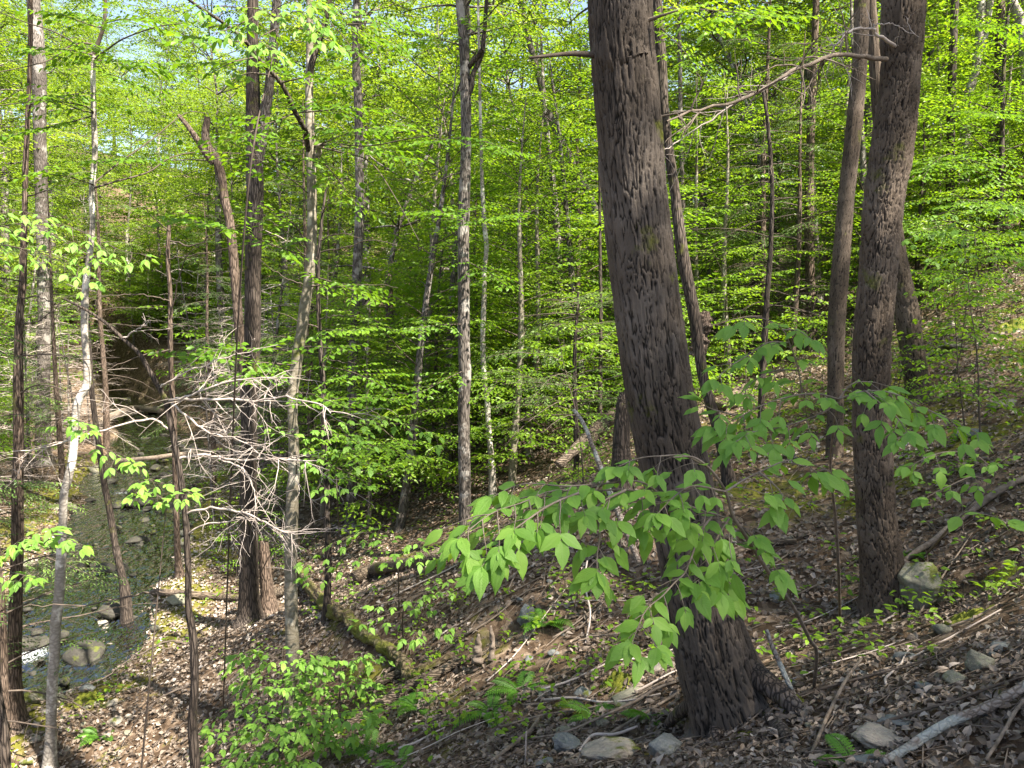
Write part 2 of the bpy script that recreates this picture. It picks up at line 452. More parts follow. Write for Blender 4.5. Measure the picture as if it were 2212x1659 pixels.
M['log'] = bark_mat('rotting_log', (.03, .022, .015), (.13, .102, .074), (.31, .25, .19), scale=(4, 26, 26), bump=.8, moss=.22)
M['log_moss'] = bark_mat('moss_covered_log', (.04, .03, .015), (.11, .085, .05), (.22, .175, .11), scale=(8, 8, 8), bump=1.0, moss=.62)
M['moss'] = simple_mat('moss_cushion', (.045, .062, .010), (.15, .165, .022), scale=26, rough=1, bump=.9, dist=.02)
def rock_mat(name, a, b, lich, moss=.35):
    m, nt, out = new_mat(name)
    tc = N(nt, 'ShaderNodeTexCoord'); gm = N(nt, 'ShaderNodeNewGeometry')
    n1 = N(nt, 'ShaderNodeTexNoise', i_Scale=7.0, i_Detail=8.0, i_Roughness=.65); nt.links.new(tc.outputs['Object'], n1.inputs['Vector'])
    n2 = N(nt, 'ShaderNodeTexNoise', i_Scale=2.6, i_Detail=5.0, i_Roughness=.6); nt.links.new(tc.outputs['Object'], n2.inputs['Vector'])
    n3 = N(nt, 'ShaderNodeTexNoise', i_Scale=3.4, i_Detail=6.0, i_Roughness=.7); nt.links.new(gm.outputs['Position'], n3.inputs['Vector'])
    col = ramp(nt, n1.outputs['Fac'], [(.3, a), (.7, b)]).outputs[0]
    l = ramp(nt, n2.outputs['Fac'], [(.56, (0, 0, 0)), (.62, (1, 1, 1))])
    lm = N(nt, 'ShaderNodeMath', operation='MULTIPLY', i_1=.6); nt.links.new(l.outputs[0], lm.inputs[0])
    col = mixc(nt, lm.outputs[0], col, lich)
    mr = ramp(nt, n3.outputs['Fac'], [(.66 - moss * .3, (0, 0, 0)), (.72 - moss * .3, (1, 1, 1))])
    col = mixc(nt, mr.outputs[0], col, (.075, .09, .016))
    pb = N(nt, 'ShaderNodeBsdfPrincipled', i_Roughness=.82); pb.inputs['Specular IOR Level'].default_value = .3
    nt.links.new(col, pb.inputs['Base Color'])
    bp = N(nt, 'ShaderNodeBump', i_Strength=.5, i_Distance=.02); nt.links.new(n1.outputs['Fac'], bp.inputs['Height']); nt.links.new(bp.outputs[0], pb.inputs['Normal'])
    nt.links.new(pb.outputs[0], out.inputs[0])
    return m
M['rock_blue'] = rock_mat('blue_grey_stone', (.075, .085, .085), (.15, .165, .165), (.17, .18, .16), moss=.28)
M['rock_green'] = rock_mat('greenish_lichen_stone', (.10, .10, .075), (.20, .195, .15), (.17, .19, .12), moss=.42)
M['rock_pale'] = rock_mat('pale_stone', (.15, .135, .115), (.28, .255, .215), (.22, .22, .18), moss=.35)
M['rock_wet'] = rock_mat('wet_dark_stone', (.018, .018, .015), (.055, .052, .044), (.06, .075, .03), moss=.35)
# dead leaves on the ground
m, nt, out = new_mat('dead_leaves')
a_ = N(nt, 'ShaderNodeAttribute', attribute_name='tint')
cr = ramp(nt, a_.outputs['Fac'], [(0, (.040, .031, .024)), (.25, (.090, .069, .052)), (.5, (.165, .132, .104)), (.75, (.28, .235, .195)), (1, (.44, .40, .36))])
pb = N(nt, 'ShaderNodeBsdfPrincipled', i_Roughness=.6); pb.inputs['Specular IOR Level'].default_value = .4
nt.links.new(cr.outputs[0], pb.inputs['Base Color'])
tr = N(nt, 'ShaderNodeBsdfTranslucent'); nt.links.new(cr.outputs[0], tr.inputs[0])
ms = N(nt, 'ShaderNodeMixShader', i_0=.15); nt.links.new(pb.outputs[0], ms.inputs[1]); nt.links.new(tr.outputs[0], ms.inputs[2]); nt.links.new(ms.outputs[0], out.inputs[0])
M['dead_leaf'] = m
# forest floor
m, nt, out = new_mat('forest_floor')
gm = N(nt, 'ShaderNodeNewGeometry')
n1 = N(nt, 'ShaderNodeTexNoise', i_Scale=14.0, i_Detail=6.0, i_Roughness=.7); nt.links.new(gm.outputs['Position'], n1.inputs['Vector'])
vo = N(nt, 'ShaderNodeTexVoronoi', i_Scale=15.0); nt.links.new(gm.outputs['Position'], vo.inputs['Vector'])
sv = N(nt, 'ShaderNodeSeparateColor'); nt.links.new(vo.outputs['Color'], sv.inputs[0])
lit = ramp(nt, sv.outputs[0], [(0, (.045, .03, .02)), (.4, (.12, .082, .056)), (.75, (.21, .155, .11)), (1, (.32, .25, .19))]).outputs[0]
col = mixc(nt, n1.outputs['Fac'], (.04, .028, .018), lit)
n2 = N(nt, 'ShaderNodeTexNoise', i_Scale=.9, i_Detail=5.0, i_Roughness=.65); nt.links.new(gm.outputs['Position'], n2.inputs['Vector'])
wa = N(nt, 'ShaderNodeAttribute', attribute_name='wet')
vb = N(nt, 'ShaderNodeTexVoronoi', i_Scale=9.0); nt.links.new(gm.outputs['Position'], vb.inputs['Vector'])
sb = N(nt, 'ShaderNodeSeparateColor'); nt.links.new(vb.outputs['Color'], sb.inputs[0])
bedc = ramp(nt, sb.outputs[0], [(0, (.018, .014, .009)), (.5, (.06, .048, .03)), (1, (.15, .125, .075))]).outputs[0]
am = N(nt, 'ShaderNodeAttribute', attribute_name='mossy')
ad = N(nt, 'ShaderNodeMath', operation='MULTIPLY_ADD', i_1=.28); nt.links.new(am.outputs['Fac'], ad.inputs[0]); nt.links.new(n2.outputs['Fac'], ad.inputs[2])
mr = ramp(nt, ad.outputs[0], [(.60, (0, 0, 0)), (.67, (1, 1, 1))])
mcol = mixc(nt, n1.outputs['Fac'], (.05, .055, .012), (.17, .165, .030))
col = mixc(nt, mr.outputs[0], col, mcol)
col = mixc(nt, wa.outputs['Fac'], col, bedc)
pb = N(nt, 'ShaderNodeBsdfPrincipled', i_Roughness=.95); pb.inputs['Specular IOR Level'].default_value = .1
nt.links.new(col, pb.inputs['Base Color'])
bp = N(nt, 'ShaderNodeBump', i_Strength=.8, i_Distance=.03); nt.links.new(n1.outputs['Fac'], bp.inputs['Height']); nt.links.new(bp.outputs[0], pb.inputs['Normal'])
nt.links.new(pb.outputs[0], out.inputs[0])
M['floor'] = m
# brook water: see-through with fresnel reflections, white where it tumbles
m, nt, out = new_mat('brook_water')
gm = N(nt, 'ShaderNodeNewGeometry')
mp = N(nt, 'ShaderNodeMapping'); mp.inputs['Scale'].default_value = (2.2, 1.0, 1.0); nt.links.new(gm.outputs['Position'], mp.inputs[0])
n1 = N(nt, 'ShaderNodeTexNoise', i_Scale=3.6, i_Detail=2.0, i_Roughness=.5); nt.links.new(mp.outputs[0], n1.inputs['Vector'])
bp = N(nt, 'ShaderNodeBump', i_Strength=1.0, i_Distance=.12); nt.links.new(n1.outputs['Fac'], bp.inputs['Height'])
tp = N(nt, 'ShaderNodeBsdfTransparent', i_Color=(.24, .25, .20, 1))
gl = N(nt, 'ShaderNodeBsdfGlossy', i_Roughness=.06); nt.links.new(bp.outputs[0], gl.inputs['Normal'])
fr = N(nt, 'ShaderNodeFresnel', i_IOR=1.33); nt.links.new(bp.outputs[0], fr.inputs['Normal'])
ff = N(nt, 'ShaderNodeMath', operation='MULTIPLY_ADD', i_1=2.6, i_2=.20); nt.links.new(fr.outputs[0], ff.inputs[0]); ff.use_clamp = True
ms = N(nt, 'ShaderNodeMixShader'); nt.links.new(ff.outputs[0], ms.inputs[0]); nt.links.new(tp.outputs[0], ms.inputs[1]); nt.links.new(gl.outputs[0], ms.inputs[2])
fo = N(nt, 'ShaderNodeAttribute', attribute_name='foam')
n3 = N(nt, 'ShaderNodeTexNoise', i_Scale=22.0, i_Detail=7.0, i_Roughness=.75); nt.links.new(mp.outputs[0], n3.inputs['Vector'])
fa = N(nt, 'ShaderNodeMath', operation='ADD'); nt.links.new(fo.outputs['Fac'], fa.inputs[0]); nt.links.new(n3.outputs['Fac'], fa.inputs[1])
fr2 = ramp(nt, fa.outputs[0], [(.82, (0, 0, 0)), (1.15, (.8, .8, .8))])
df = N(nt, 'ShaderNodeBsdfDiffuse', i_Color=(.62, .68, .74, 1))
ms2 = N(nt, 'ShaderNodeMixShader'); nt.links.new(fr2.outputs[0], ms2.inputs[0]); nt.links.new(ms.outputs[0], ms2.inputs[1]); nt.links.new(df.outputs[0], ms2.inputs[2])
nt.links.new(ms2.outputs[0], out.inputs[0])
M['water'] = m

# ------------------------------------------------------------------ setting: ground and brook
def build_ground():
    uy = np.linspace(-1, 1, 430); ux = np.linspace(-1, 1, 420)
    ys = 4.0 + 9.0 * np.sinh(uy * 3.35) ; xs = -1.0 + 8.0 * np.sinh(ux * 3.3)
    X, Y = np.meshgrid(xs, ys)
    Z = ground(X, Y)
    near = np.exp(-((X + 1) ** 2 + (Y - 6) ** 2) / 300)
    Z = Z + near * 0.012 * fbm(X * 9, Y * 9, octaves=2, seed=41)
    ny, nx = X.shape
    i = np.arange(ny - 1)[:, None] * nx; j = np.arange(nx - 1)[None]
    q = np.stack([i + j, i + j + 1, i + nx + j + 1, i + nx + j], -1).reshape(-1, 4)
    acc = Acc(); acc.add(np.stack([X, Y, Z], -1), q)
    d, _, _ = brook_near(X.ravel(), Y.ravel())
    mossy = np.exp(-((d - 1.9) / .8) ** 2) * 0.75 * (Y.ravel() < 24) - 1.0 * (Y.ravel() > 24) + 0.45 * np.exp(-((X.ravel() - 6.5) ** 2 + (Y.ravel() - 10) ** 2) / 14) + .35 * np.exp(-((X.ravel() - .6) ** 2 + (Y.ravel() - 4.6) ** 2) / .6)
    wet = np.clip((1.45 - d) / .35, 0, 1)
    me = acc.mesh('ground', M['floor'], vattr={'mossy': mossy, 'wet': wet})
    tag(obj('ground', me), 'leaf strewn forest floor falling from the right to the brook', None, None, 'structure')
build_ground()

def build_water():
    acc = Acc(); P = catmull(brook, 420); m = len(P)
    T = unit(np.gradient(P[:, :2], axis=0)); S = np.stack([T[:, 1], -T[:, 0]], -1)
    w = np.linspace(-1, 1, 17) * 2.0
    X = P[:, None, 0] + S[:, None, 0] * w; Y = P[:, None, 1] + S[:, None, 1] * w
    Z = np.repeat(P[:, 2:3], 17, 1) + 0.02 * fbm(X * 2.5, Y * 2.5, octaves=3, seed=5)
    i = np.arange(m - 1)[:, None] * 17; j = np.arange(16)[None]
    q = np.stack([i + j, i + j + 1, i + 17 + j + 1, i + 17 + j], -1).reshape(-1, 4)
    acc.add(np.stack([X, Y, Z], -1), q)
    foam = np.zeros(X.shape)
    for (px, py, d, s, amt) in ((70, 1402, 11.6, .34, .36), (40, 1420, 11.3, .35, .26), (268, 1058, 20.6, .45, .36), (300, 1040, 21.5, .4, .3), (240, 1215, 15.8, .35, .22), (190, 1255, 14.6, .3, .2), (350, 970, 26, .8, .25), (150, 1300, 13.5, .35, .2), (220, 1240, 15, .3, .24), (270, 1130, 18, .3, .22), (300, 1090, 19.5, .25, .25), (100, 1350, 12.6, .3, .2)):
        c = at(px, py, d)
        foam += amt * np.exp(-((X - c[0]) ** 2 + (Y - c[1]) ** 2) / (s * s))
    me = acc.mesh('brook', M['water'], vattr={'foam': foam.ravel()})
    tag(obj('brook_water', me), 'shallow clear brook running over stones on the left', None, None, 'structure')
build_water()

# ------------------------------------------------------------------ generic branch spray
def rot_about(v, k, ang):
    k = unit(k); c, s = math.cos(ang), math.sin(ang)
    return v * c + np.cross(k, v) * s + k * (k @ v) * (1 - c)

def curve_from(p0, d0, length, n, droop, wob, r):
    """A wandering branch line that sags with distance."""
    P = [np.array(p0, float)]; d = unit(d0)
    for k in range(n):
        d = unit(d + np.array([0, 0, -droop / n]) + r.normal(0, wob, 3))
        P.append(P[-1] + d * length / n)
    return np.array(P)

def spray(wood, L, p0, d0, length, r0, r, leaf=0.07, droop=.25, gap=0.18, twig=.45, start=.15, sides=4, step=.62, updir=(0, 0, 1), lf=1.0, wob=.07, twig_r=.35):
    """One branch with side twigs lying in a flat layer, leaves alternate along them. L collects leaf (pos, dir, normal, size)."""
    n = max(4, int(length / .22)); P = curve_from(p0, d0, length, n, droop, wob, r)
    tube(wood, P, np.linspace(r0, r0 * .22, len(P)), sides)
    seg = np.linalg.norm(np.diff(P, axis=0), axis=1); cum = np.r_[0, np.cumsum(seg)]; tot = cum[-1]
    up = unit(np.array(updir, float) + r.normal(0, .12, 3))
    def pt(s):
        k = min(np.searchsorted(cum, s) - 1, len(seg) - 1); k = max(k, 0)
        f = (s - cum[k]) / (seg[k] + 1e-9)
        return P[k] + (P[k + 1] - P[k]) * f, unit(P[k + 1] - P[k])
    s = tot * start; sgn = 1
    lines = [(P[max(0, int(len(P) * .6)):], .8)]
    while s < tot * .97:
        p, t = pt(s)
        side = unit(np.cross(t, up)) * sgn
        tl = length * twig * (1 - .75 * (s / tot)) * r.uniform(.6, 1.15) + leaf * 1.3
        dd = unit(t * r.uniform(.55, .95) + side + up * r.normal(.02, .12))
        TP = curve_from(p, dd, tl, max(3, int(tl / .15)), droop * .5, wob, r)
        tube(wood, TP, np.linspace(max(r0 * twig_r * (1 - .6 * s / tot), .0012), .0009, len(TP)), 3)
        lines.append((TP, 1))
        if tl > leaf * 7 and lf > 0:
            k = r.integers(1, len(TP) - 1); sd2 = unit(np.cross(unit(TP[k + 1] - TP[k]), up)) * (1 if r.random() < .5 else -1)
            TP2 = curve_from(TP[k], unit(unit(TP[k + 1] - TP[k]) + sd2), tl * .45, 3, droop * .5, wob, r)
            tube(wood, TP2, np.linspace(.0018, .0009, len(TP2)), 3); lines.append((TP2, 1))
        s += gap * r.uniform(.6, 1.4) * (1 - .35 * s / tot); sgn = -sgn
    if lf <= 0: return P
    for (Q, _) in lines:
        sg = np.linalg.norm(np.diff(Q, axis=0), axis=1); cm = np.r_[0, np.cumsum(sg)]
        m = int(cm[-1] / (leaf * step) * lf)
        if m < 1: continue
        ss = (np.arange(m) + .7) / m * cm[-1]
        k = np.clip(np.searchsorted(cm, ss) - 1, 0, len(sg) - 1)
        f = ((ss - cm[k]) / (sg[k] + 1e-9))[:, None]
        pp = Q[k] + (Q[k + 1] - Q[k]) * f; tt = unit(Q[k + 1] - Q[k])
        sg_ = np.where(np.arange(m) % 2 == 0, 1, -1)[:, None]
        sd_ = unit(np.cross(tt, up)) * sg_
        dd = unit(tt * .7 + sd_ * r.uniform(.6, 1.1, (m, 1)) + np.array([0, 0, -1]) * r.uniform(.0, .45, (m, 1)))
        nn = unit(up + r.normal(0, .33, (m, 3)))
        L.append((pp, dd, nn, leaf * r.uniform(.65, 1.2, m)))
    return P

def pack(L):
    if not L: return None
    return [np.concatenate([l[i] for l in L]) for i in range(4)]

def put_leaves(acc, L, r, width=.5, fold=.12, q6=False, lo=.1, hi=.9):
    K = pack(L)
    if K is None: return
    p, d, n, s = K
    # clumps of lighter and darker leaves plus individual variation
    base = .5 + .28 * vnoise(p[:, 0] * 1.3, p[:, 1] * 1.3, p[:, 2] * 1.3, seed=int(r.integers(1000)))
    leaves(acc, p, d, n, s, width, fold, np.clip(base + r.normal(0, .16, len(p)), lo, hi), q6)

# ------------------------------------------------------------------ tree models that get copied
MODELS = {}
def model(kind, parts):
    MODELS.setdefault(kind, []).append(parts)     # parts: list of (name, mesh, is_stuff)

def make_understory(seed, H, R, leaf, nb, mat, dead=0):
    r = np.random.default_rng(seed)
    w = Acc(); tw = Acc(); L = []
    lean = r.normal(0, .03, 2)
    P = np.array([[lean[0] * z + .05 * math.sin(z * 1.1 + seed), lean[1] * z + .05 * math.cos(z * .9 + seed), z] for z in np.linspace(-.4, H, 16)])
    rad = .011 * H * (1 - np.linspace(0, 1, 16)) ** .8 + .006
    tube(w, P, rad, 7)
    for k in range(nb):
        f = .12 + .86 * (k + r.random()) / nb
        z = f * H; a = k * 2.4 + r.uniform(-.5, .5)
        ln = R * (1.15 - .75 * f) * r.uniform(.65, 1.15)
        el = r.uniform(.1, .5) + .5 * f
        i = int(f * 15); p0 = P[i] + (P[min(i + 1, 15)] - P[i]) * (f * 15 - i)
        if f > .93: ln *= .6
        spray(tw, L, p0, (math.cos(a), math.sin(a), el), ln, .006 + .004 * ln, r, leaf=leaf, droop=.45, gap=.15, twig=.52, lf=1.1)
    for k in range(dead):
        z = H * r.uniform(.08, .5); a = r.uniform(0, 6.28)
        spray(tw, [], (P[3][0], P[3][1], z), (math.cos(a), math.sin(a), r.uniform(-.1, .3)), R * .6 * r.uniform(.5, 1), .008, r, gap=.16, lf=0, leaf=.05)
    fo = Acc(); put_leaves(fo, L, r, .52)
    model('understory', [('trunk', w.mesh('trunk', M[mat]), False), ('branches', tw.mesh('branches', M['twig_dark']), True), ('crown', fo.mesh('crown', M['leaf_mid'], smooth=False), True)])
make_understory(11, 7.5, 2.5, .098, 36, 'bark_beech')
make_understory(12, 6.0, 2.7, .100, 32, 'bark_dark')
make_understory(13, 9.0, 2.7, .095, 40, 'bark_grey', dead=3)
make_understory(14, 4.6, 2.1, .130, 24, 'bark_beech')

def make_sapling(seed, H, R, leaf, nb):
    r = np.random.default_rng(seed)
    tw = Acc(); w = Acc(); L = []
    P = curve_from((0, 0, -.15), (r.normal(0, .1), r.normal(0, .1), 1), H, 8, 0, .05, r)
    tube(w, P, np.linspace(.004 + .0035 * H, .002, len(P)), 5)
    for k in range(nb):
        f = .25 + .75 * (k + r.random()) / nb; a = k * 2.4 + r.uniform(-.5, .5)
        i = min(int(f * 8), 7)
        spray(tw, L, P[i] + (P[i + 1] - P[i]) * (f * 8 - i if f < 1 else .9), (math.cos(a), math.sin(a), .45), R * (1.15 - .6 * f) * r.uniform(.6, 1.1), .004, r, leaf=leaf, droop=.5, gap=.12, twig=.42, lf=.9)
    fo = Acc(); put_leaves(fo, L, r, .55, q6=True)
    model('sapling', [('stem', w.mesh('stem', M['twig_dark']), False), ('branches', tw.mesh('branches', M['twig_dark']), True), ('foliage', fo.mesh('foliage', M['leaf_near'], smooth=False), True)])
make_sapling(21, 1.5, .75, .075, 11)
make_sapling(22, 2.2, .95, .080, 14)
make_sapling(23, 1.0, .60, .070, 8)
make_sapling(24, 2.8, 1.1, .075, 16)
make_sapling(25, 1.35, .95, .09, 17)
make_sapling(26, 1.8, .95, .09, 18)

def make_hemlock(seed, H, R, nb, bare):
    r = np.random.default_rng(seed)
    w = Acc(); tw = Acc(); L = []
    P = np.array([[.03 * math.sin(z), .03 * math.cos(z * 1.3), z] for z in np.linspace(-.4, H, 14)])
    tube(w, P, .010 * H * (1 - np.linspace(0, 1, 14)) ** .9 + .008, 7)
    for k in range(nb):
        f = .10 + .88 * (k + r.random()) / nb; z = f * H; a = r.uniform(0, 6.28)
        ln = R * (1.1 - .8 * f) * r.uniform(.6, 1.15)
        is_bare = f < bare or r.random() < .12
        p0 = np.array([.03 * math.sin(z), .03 * math.cos(z * 1.3), z])
        spray(tw, L, p0, (math.cos(a), math.sin(a), r.uniform(-.05, .35)), ln, .006 + .005 * ln, r, leaf=.06, droop=.55, gap=.10, twig=.42, lf=0 if is_bare else 1.35, wob=.09 if is_bare else .05)
    fo = Acc(); put_leaves(fo, L, r, .34, .03)
    model('hemlock', [('trunk', w.mesh('trunk', M['bark_red']), False), ('branches', tw.mesh('branches', M['twig_dark']), True), ('crown', fo.mesh('crown', M['needle'], smooth=False), True)])
make_hemlock(31, 9.0, 2.3, 52, .30)
make_hemlock(32, 6.5, 2.0, 40, .20)
make_hemlock(33, 11., 2.4, 50, .55)

def make_dead(seed, H, R, nb):
    r = np.random.default_rng(seed)
    w = Acc(); tw = Acc()
    P = curve_from((0, 0, -.3), (r.normal(0, .08), r.normal(0, .08), 1), H, 14, 0, .03, r)
    tube(w, P, .010 * H * (1 - np.linspace(0, 1, len(P))) + .006, 6)
    for k in range(nb):
        f = .15 + .83 * (k + r.random()) / nb; a = r.uniform(0, 6.28); i = min(int(f * 14), 13)
        spray(tw, [], P[i], (math.cos(a), math.sin(a), r.uniform(.0, .5)), R * (1.1 - .7 * f) * r.uniform(.6, 1.1), .011, r, leaf=.05, droop=.35, gap=.11, twig=.5, lf=0, wob=.12, twig_r=.4)
    model('dead', [('trunk', w.mesh('trunk', M['bark_grey']), False), ('twigs', tw.mesh('twigs', M['twig_pale']), True)])
make_dead(41, 6.5, 1.9, 36)
make_dead(42, 4.5, 1.6, 30)

def crown_shape(seed, Hc, R, leaf, nb, lf=1.0, gap=.30, subs=3):
    r = np.random.default_rng(seed); tw = Acc(); L = []
    P = curve_from((0, 0, 0), (0, 0, 1), Hc * .85, 8, 0, .08, r)
    tube(tw, P, np.linspace(.075, .02, len(P)), 6)
    for k in range(nb):
        f = (k + r.random()) / nb; a = k * 2.4 + r.uniform(-.6, .6); i = min(int(f * 8), 7)
        ln = R * (1.0 - .55 * abs(f - .35) / .65) * r.uniform(.7, 1.15)
        Q = spray(tw, L, P[i], (math.cos(a), math.sin(a), .25 + .8 * f), ln, .035, r, leaf=leaf, droop=.5, gap=gap, twig=.5, start=.25, lf=lf, wob=.1, twig_r=.2)
        for j in range(subs):
            q = Q[r.integers(len(Q) // 2, len(Q))]; b = a + r.choice([-1, 1]) * r.uniform(.5, 1.2)
            spray(tw, L, q, (math.cos(b), math.sin(b), r.uniform(.1, .9)), ln * .5, .014, r, leaf=leaf, droop=.4, gap=gap * .8, twig=.6, lf=lf, wob=.1)
    fo = Acc(); put_leaves(fo, L, r, .62, .15)
    return tw, fo
def make_forest(seed, H, Hc, R, leaf, nb, mat, kind='forest', gap=.30, lf=1.0):
    r = np.random.default_rng(seed)
    w = Acc()
    P = np.array([[.10 * math.sin(z * .4 + seed), .10 * math.cos(z * .33 + seed), z] for z in np.linspace(-.6, H - Hc * .8, 12)])
    rad = np.linspace(.0115 * H, .0065 * H, 12); rad[0] *= 1.6; rad[1] *= 1.15
    tube(w, P, rad, 8)
    tw, fo = crown_shape(seed + 1, Hc, R, leaf, nb, lf, gap)
    top = P[-1] + np.array([0, 0, -.1])
    for acc in (tw, fo):
        acc.v = [v + top for v in acc.v]
    for k in range(4):
        z = H * r.uniform(.2, .45); a = r.uniform(0, 6.28)
        spray(tw, [], (.1, .1, z), (math.cos(a), math.sin(a), .2), 1.6 * r.uniform(.5, 1), .016, r, leaf=.05, gap=.25, lf=0)
    model(kind, [('trunk', w.mesh('trunk', M[mat]), False), ('branches', tw.mesh('branches', M['bark_grey']), True), ('crown', fo.mesh('crown', M['leaf_far'], smooth=False), True)])
make_forest(51, 17, 12.5, 3.7, .155, 32, 'bark_grey')
make_forest(52, 14, 11.0, 3.4, .150, 28, 'bark_dark')
make_forest(53, 20, 14.0, 4.1, .155, 34, 'bark_grey')
make_forest(54, 15, 12.5, 3.6, .145, 30, 'bark_red')
make_forest(56, 15, 13.5, 4.2, .21, 26, 'bark_grey', 'far', .38, .95)
make_forest(57, 12, 11.2, 4.4, .20, 24, 'bark_grey', 'far', .38, .95)
make_forest(58, 18, 15.5, 4.4, .22, 28, 'bark_pale', 'far', .40, .95)
make_forest(59, 8, 8.6, 4.2, .20, 22, 'bark_grey', 'far', .36, 1.0)
CROWNS = []
for s, Hc, R in ((61, 7.5, 3.4), (62, 6, 2.8), (63, 9, 4.0)):
    tw, fo = crown_shape(s, Hc, R, .12, 24)
    CROWNS.append((tw.mesh('branches', M['bark_grey']), fo.mesh('crown', M['leaf_far'], smooth=False)))

def place(kind, idx, name, loc, rz, scale, label, cat, group, tilt=(0, 0)):
    root = empty(name, loc, rz, label, cat, group)
    root.rotation_euler = (tilt[0], tilt[1], rz)
    root.scale = (scale,) * 3
    for nm, me, st in MODELS[kind][idx]:
        o = obj(nm, me, root)
        if st: o['kind'] = 'stuff'
    return root

# ------------------------------------------------------------------ trunks with carved bark
def bark_relief(th, s, R, cell_w, cell_h, seed):
    """Height of the bark plates over a trunk: th angle, s length along it."""
    nu = max(6, int(round(2 * math.pi * R / cell_w)))
    cx, cy = np.cos(th), np.sin(th)
    wu = .75 * fbm(cx * 4.0, cy * 4.0, s * 2.2, octaves=3, seed=seed) + .22 * vnoise(cx * 22, cy * 22, s * 22, seed=seed + 3)
    wv = .9 * fbm(cx * 5.0, cy * 5.0, s * 3.0, octaves=3, seed=seed + 5)
    u = th / (2 * math.pi) * nu + wu * 1.3
    v = s / cell_h + wv
    shift = 0.0
    iu, iv = np.floor(u), np.floor(v)
    f1 = np.full(u.shape, 9.); f2 = np.full(u.shape, 9.); hid = np.zeros(u.shape); dv = np.zeros(u.shape)
    for a in (-1, 0, 1):
        for b in (-1, 0, 1):
            gu, gv = iu + a, iv + b
            gw = np.mod(gu, nu)
            h1 = _hash(gw, gv, np.zeros_like(gw), seed + 11); h2 = _hash(gw, gv, np.ones_like(gw), seed + 12)
            du = gu + .1 + .8 * h1 - u; dw = gv + .05 + .9 * h2 - v
            d = np.sqrt(du * du + dw * dw * .8)
            near = d < f1
            f2 = np.where(near, f1, np.minimum(f2, d)); f1 = np.where(near, d, f1)
            hid = np.where(near, _hash(gw, gv, np.full_like(gw, 2.), seed + 13), hid); dv = np.where(near, dw, dv)
    e = np.clip((f2 - f1) / (.13 + .17 * _hash(np.floor(u * .5), np.floor(v), np.zeros_like(u), seed + 20)), 0, 1); e = e * e * (3 - 2 * e)
    h = e * (.50 + .50 * hid) + e * .35 * dv + .22 * fbm(cx * 30, cy * 30, s * 12, octaves=3, seed=seed + 2)
    return h, e, hid

def px_path(pts, d0, d1=None):
    """Grid polyline (x, y, width) at distances d0 (first) .. d1 (last) -> world points and radii."""
    n = len(pts); P = []; R = []
    d1 = d0 if d1 is None else d1
    ytop, ybot = pts[0][1], pts[-1][1]
    for k, p in enumerate(pts):
        f = (p[1] - ytop) / (ybot - ytop) if abs(ybot - ytop) > 1 else k / (n - 1)
        d = d0 + (d1 - d0) * f
        P.append(at(p[0], p[1], d)); R.append(p[2] * .5 / FV * d if len(p) > 2 else .01)
    return np.array(P), np.array(R)

def trunk_line(pts, d, ext=0, dt=None, sink=.35):
    P, R = px_path(pts, dt if dt is not None else d, d)
    if ext > 0:
        t = unit(P[0] - P[1]); up = unit(t * .75 + np.array([0, 0, .25]))
        add = []; ra = []
        for k in range(1, 5):
            up = unit(up * .85 + np.array([0, 0, .15]))
            prev = add[-1] if add else P[0]
            add.append(prev + up * ext / 4); ra.append(R[0] * (1 - .55 * k / 4))
        P = np.vstack([np.array(add)[::-1], P]); R = np.r_[np.array(ra)[::-1], R]
    # run down into the ground
    b = P[-1]; g = gz(b[0], b[1])
    end = np.array([b[0] + (P[-1] - P[-2])[0] * .1, b[1], min(g, b[2]) - sink])
    P = np.vstack([P, end]); R = np.r_[R, R[-1] * 1.15]
    return P, R

def hero_trunk(P, R, mat, sides, step, cell_w, cell_h, depth, seed, flare=None, lobes=5, z_cut=None, z0=0.0):
    z_cut = None if z_cut is None else z_cut - z0
    length = np.linalg.norm(np.diff(P, axis=0), axis=1).sum()
    # even spacing along the visible length, coarse above it
    t = catmull(np.c_[P, R], 2400)
    seg = np.linalg.norm(np.diff(t[:, :3], axis=0), axis=1); cum = np.r_[0, np.cumsum(seg)]
    stations = []; s = 0
    while s < cum[-1]:
        z = np.interp(s, cum, t[:, 2]); stations.append(s)
        s += step if (z_cut is None or z < z_cut) else .12
    stations = np.array(stations)
    Q = np.stack([np.interp(stations, cum, t[:, k]) for k in range(4)], -1)
    Pc, Rc = Q[:, :3], np.maximum(Q[:, 3], .004)
    T, Nn, B = frames(Pc)
    th = np.linspace(0, 2 * math.pi, sides, endpoint=False)
    TH, S = np.meshgrid(th, stations)
    h, e, hid = bark_relief(TH, S, float(np.median(Rc)), cell_w, cell_h, seed)
    rr = Rc[:, None] * (1 + .035 * fbm(np.cos(TH) * 1.3, np.sin(TH) * 1.3, S * .8, octaves=2, seed=seed + 7))
    if flare:
        g = stations[-1] - S
        amt = np.exp(-np.maximum(g - .3, 0) / flare[0]) * flare[1]
        rr = rr * (1 + amt * (.35 + .65 * np.clip(np.sin(TH * lobes + seed + 1.2 * np.sin(TH)), -.3, 1)))
    rr = rr + depth * (h - .8)
    V = Pc[:, None] + rr[..., None] * (np.cos(TH)[..., None] * Nn[:, None] + np.sin(TH)[..., None] * B[:, None])
    m = len(stations); i = np.arange(m - 1)[:, None] * sides; j = np.arange(sides)[None]; j2 = (j + 1) % sides
    q = np.stack([i + j, i + sides + j, i + sides + j2, i + j2], -1).reshape(-1, 4)
    acc = Acc(); acc.add(V, q)
    return acc.mesh('trunk', M[mat], vattr={'ridge': e.ravel(), 'plate': hid.ravel()})

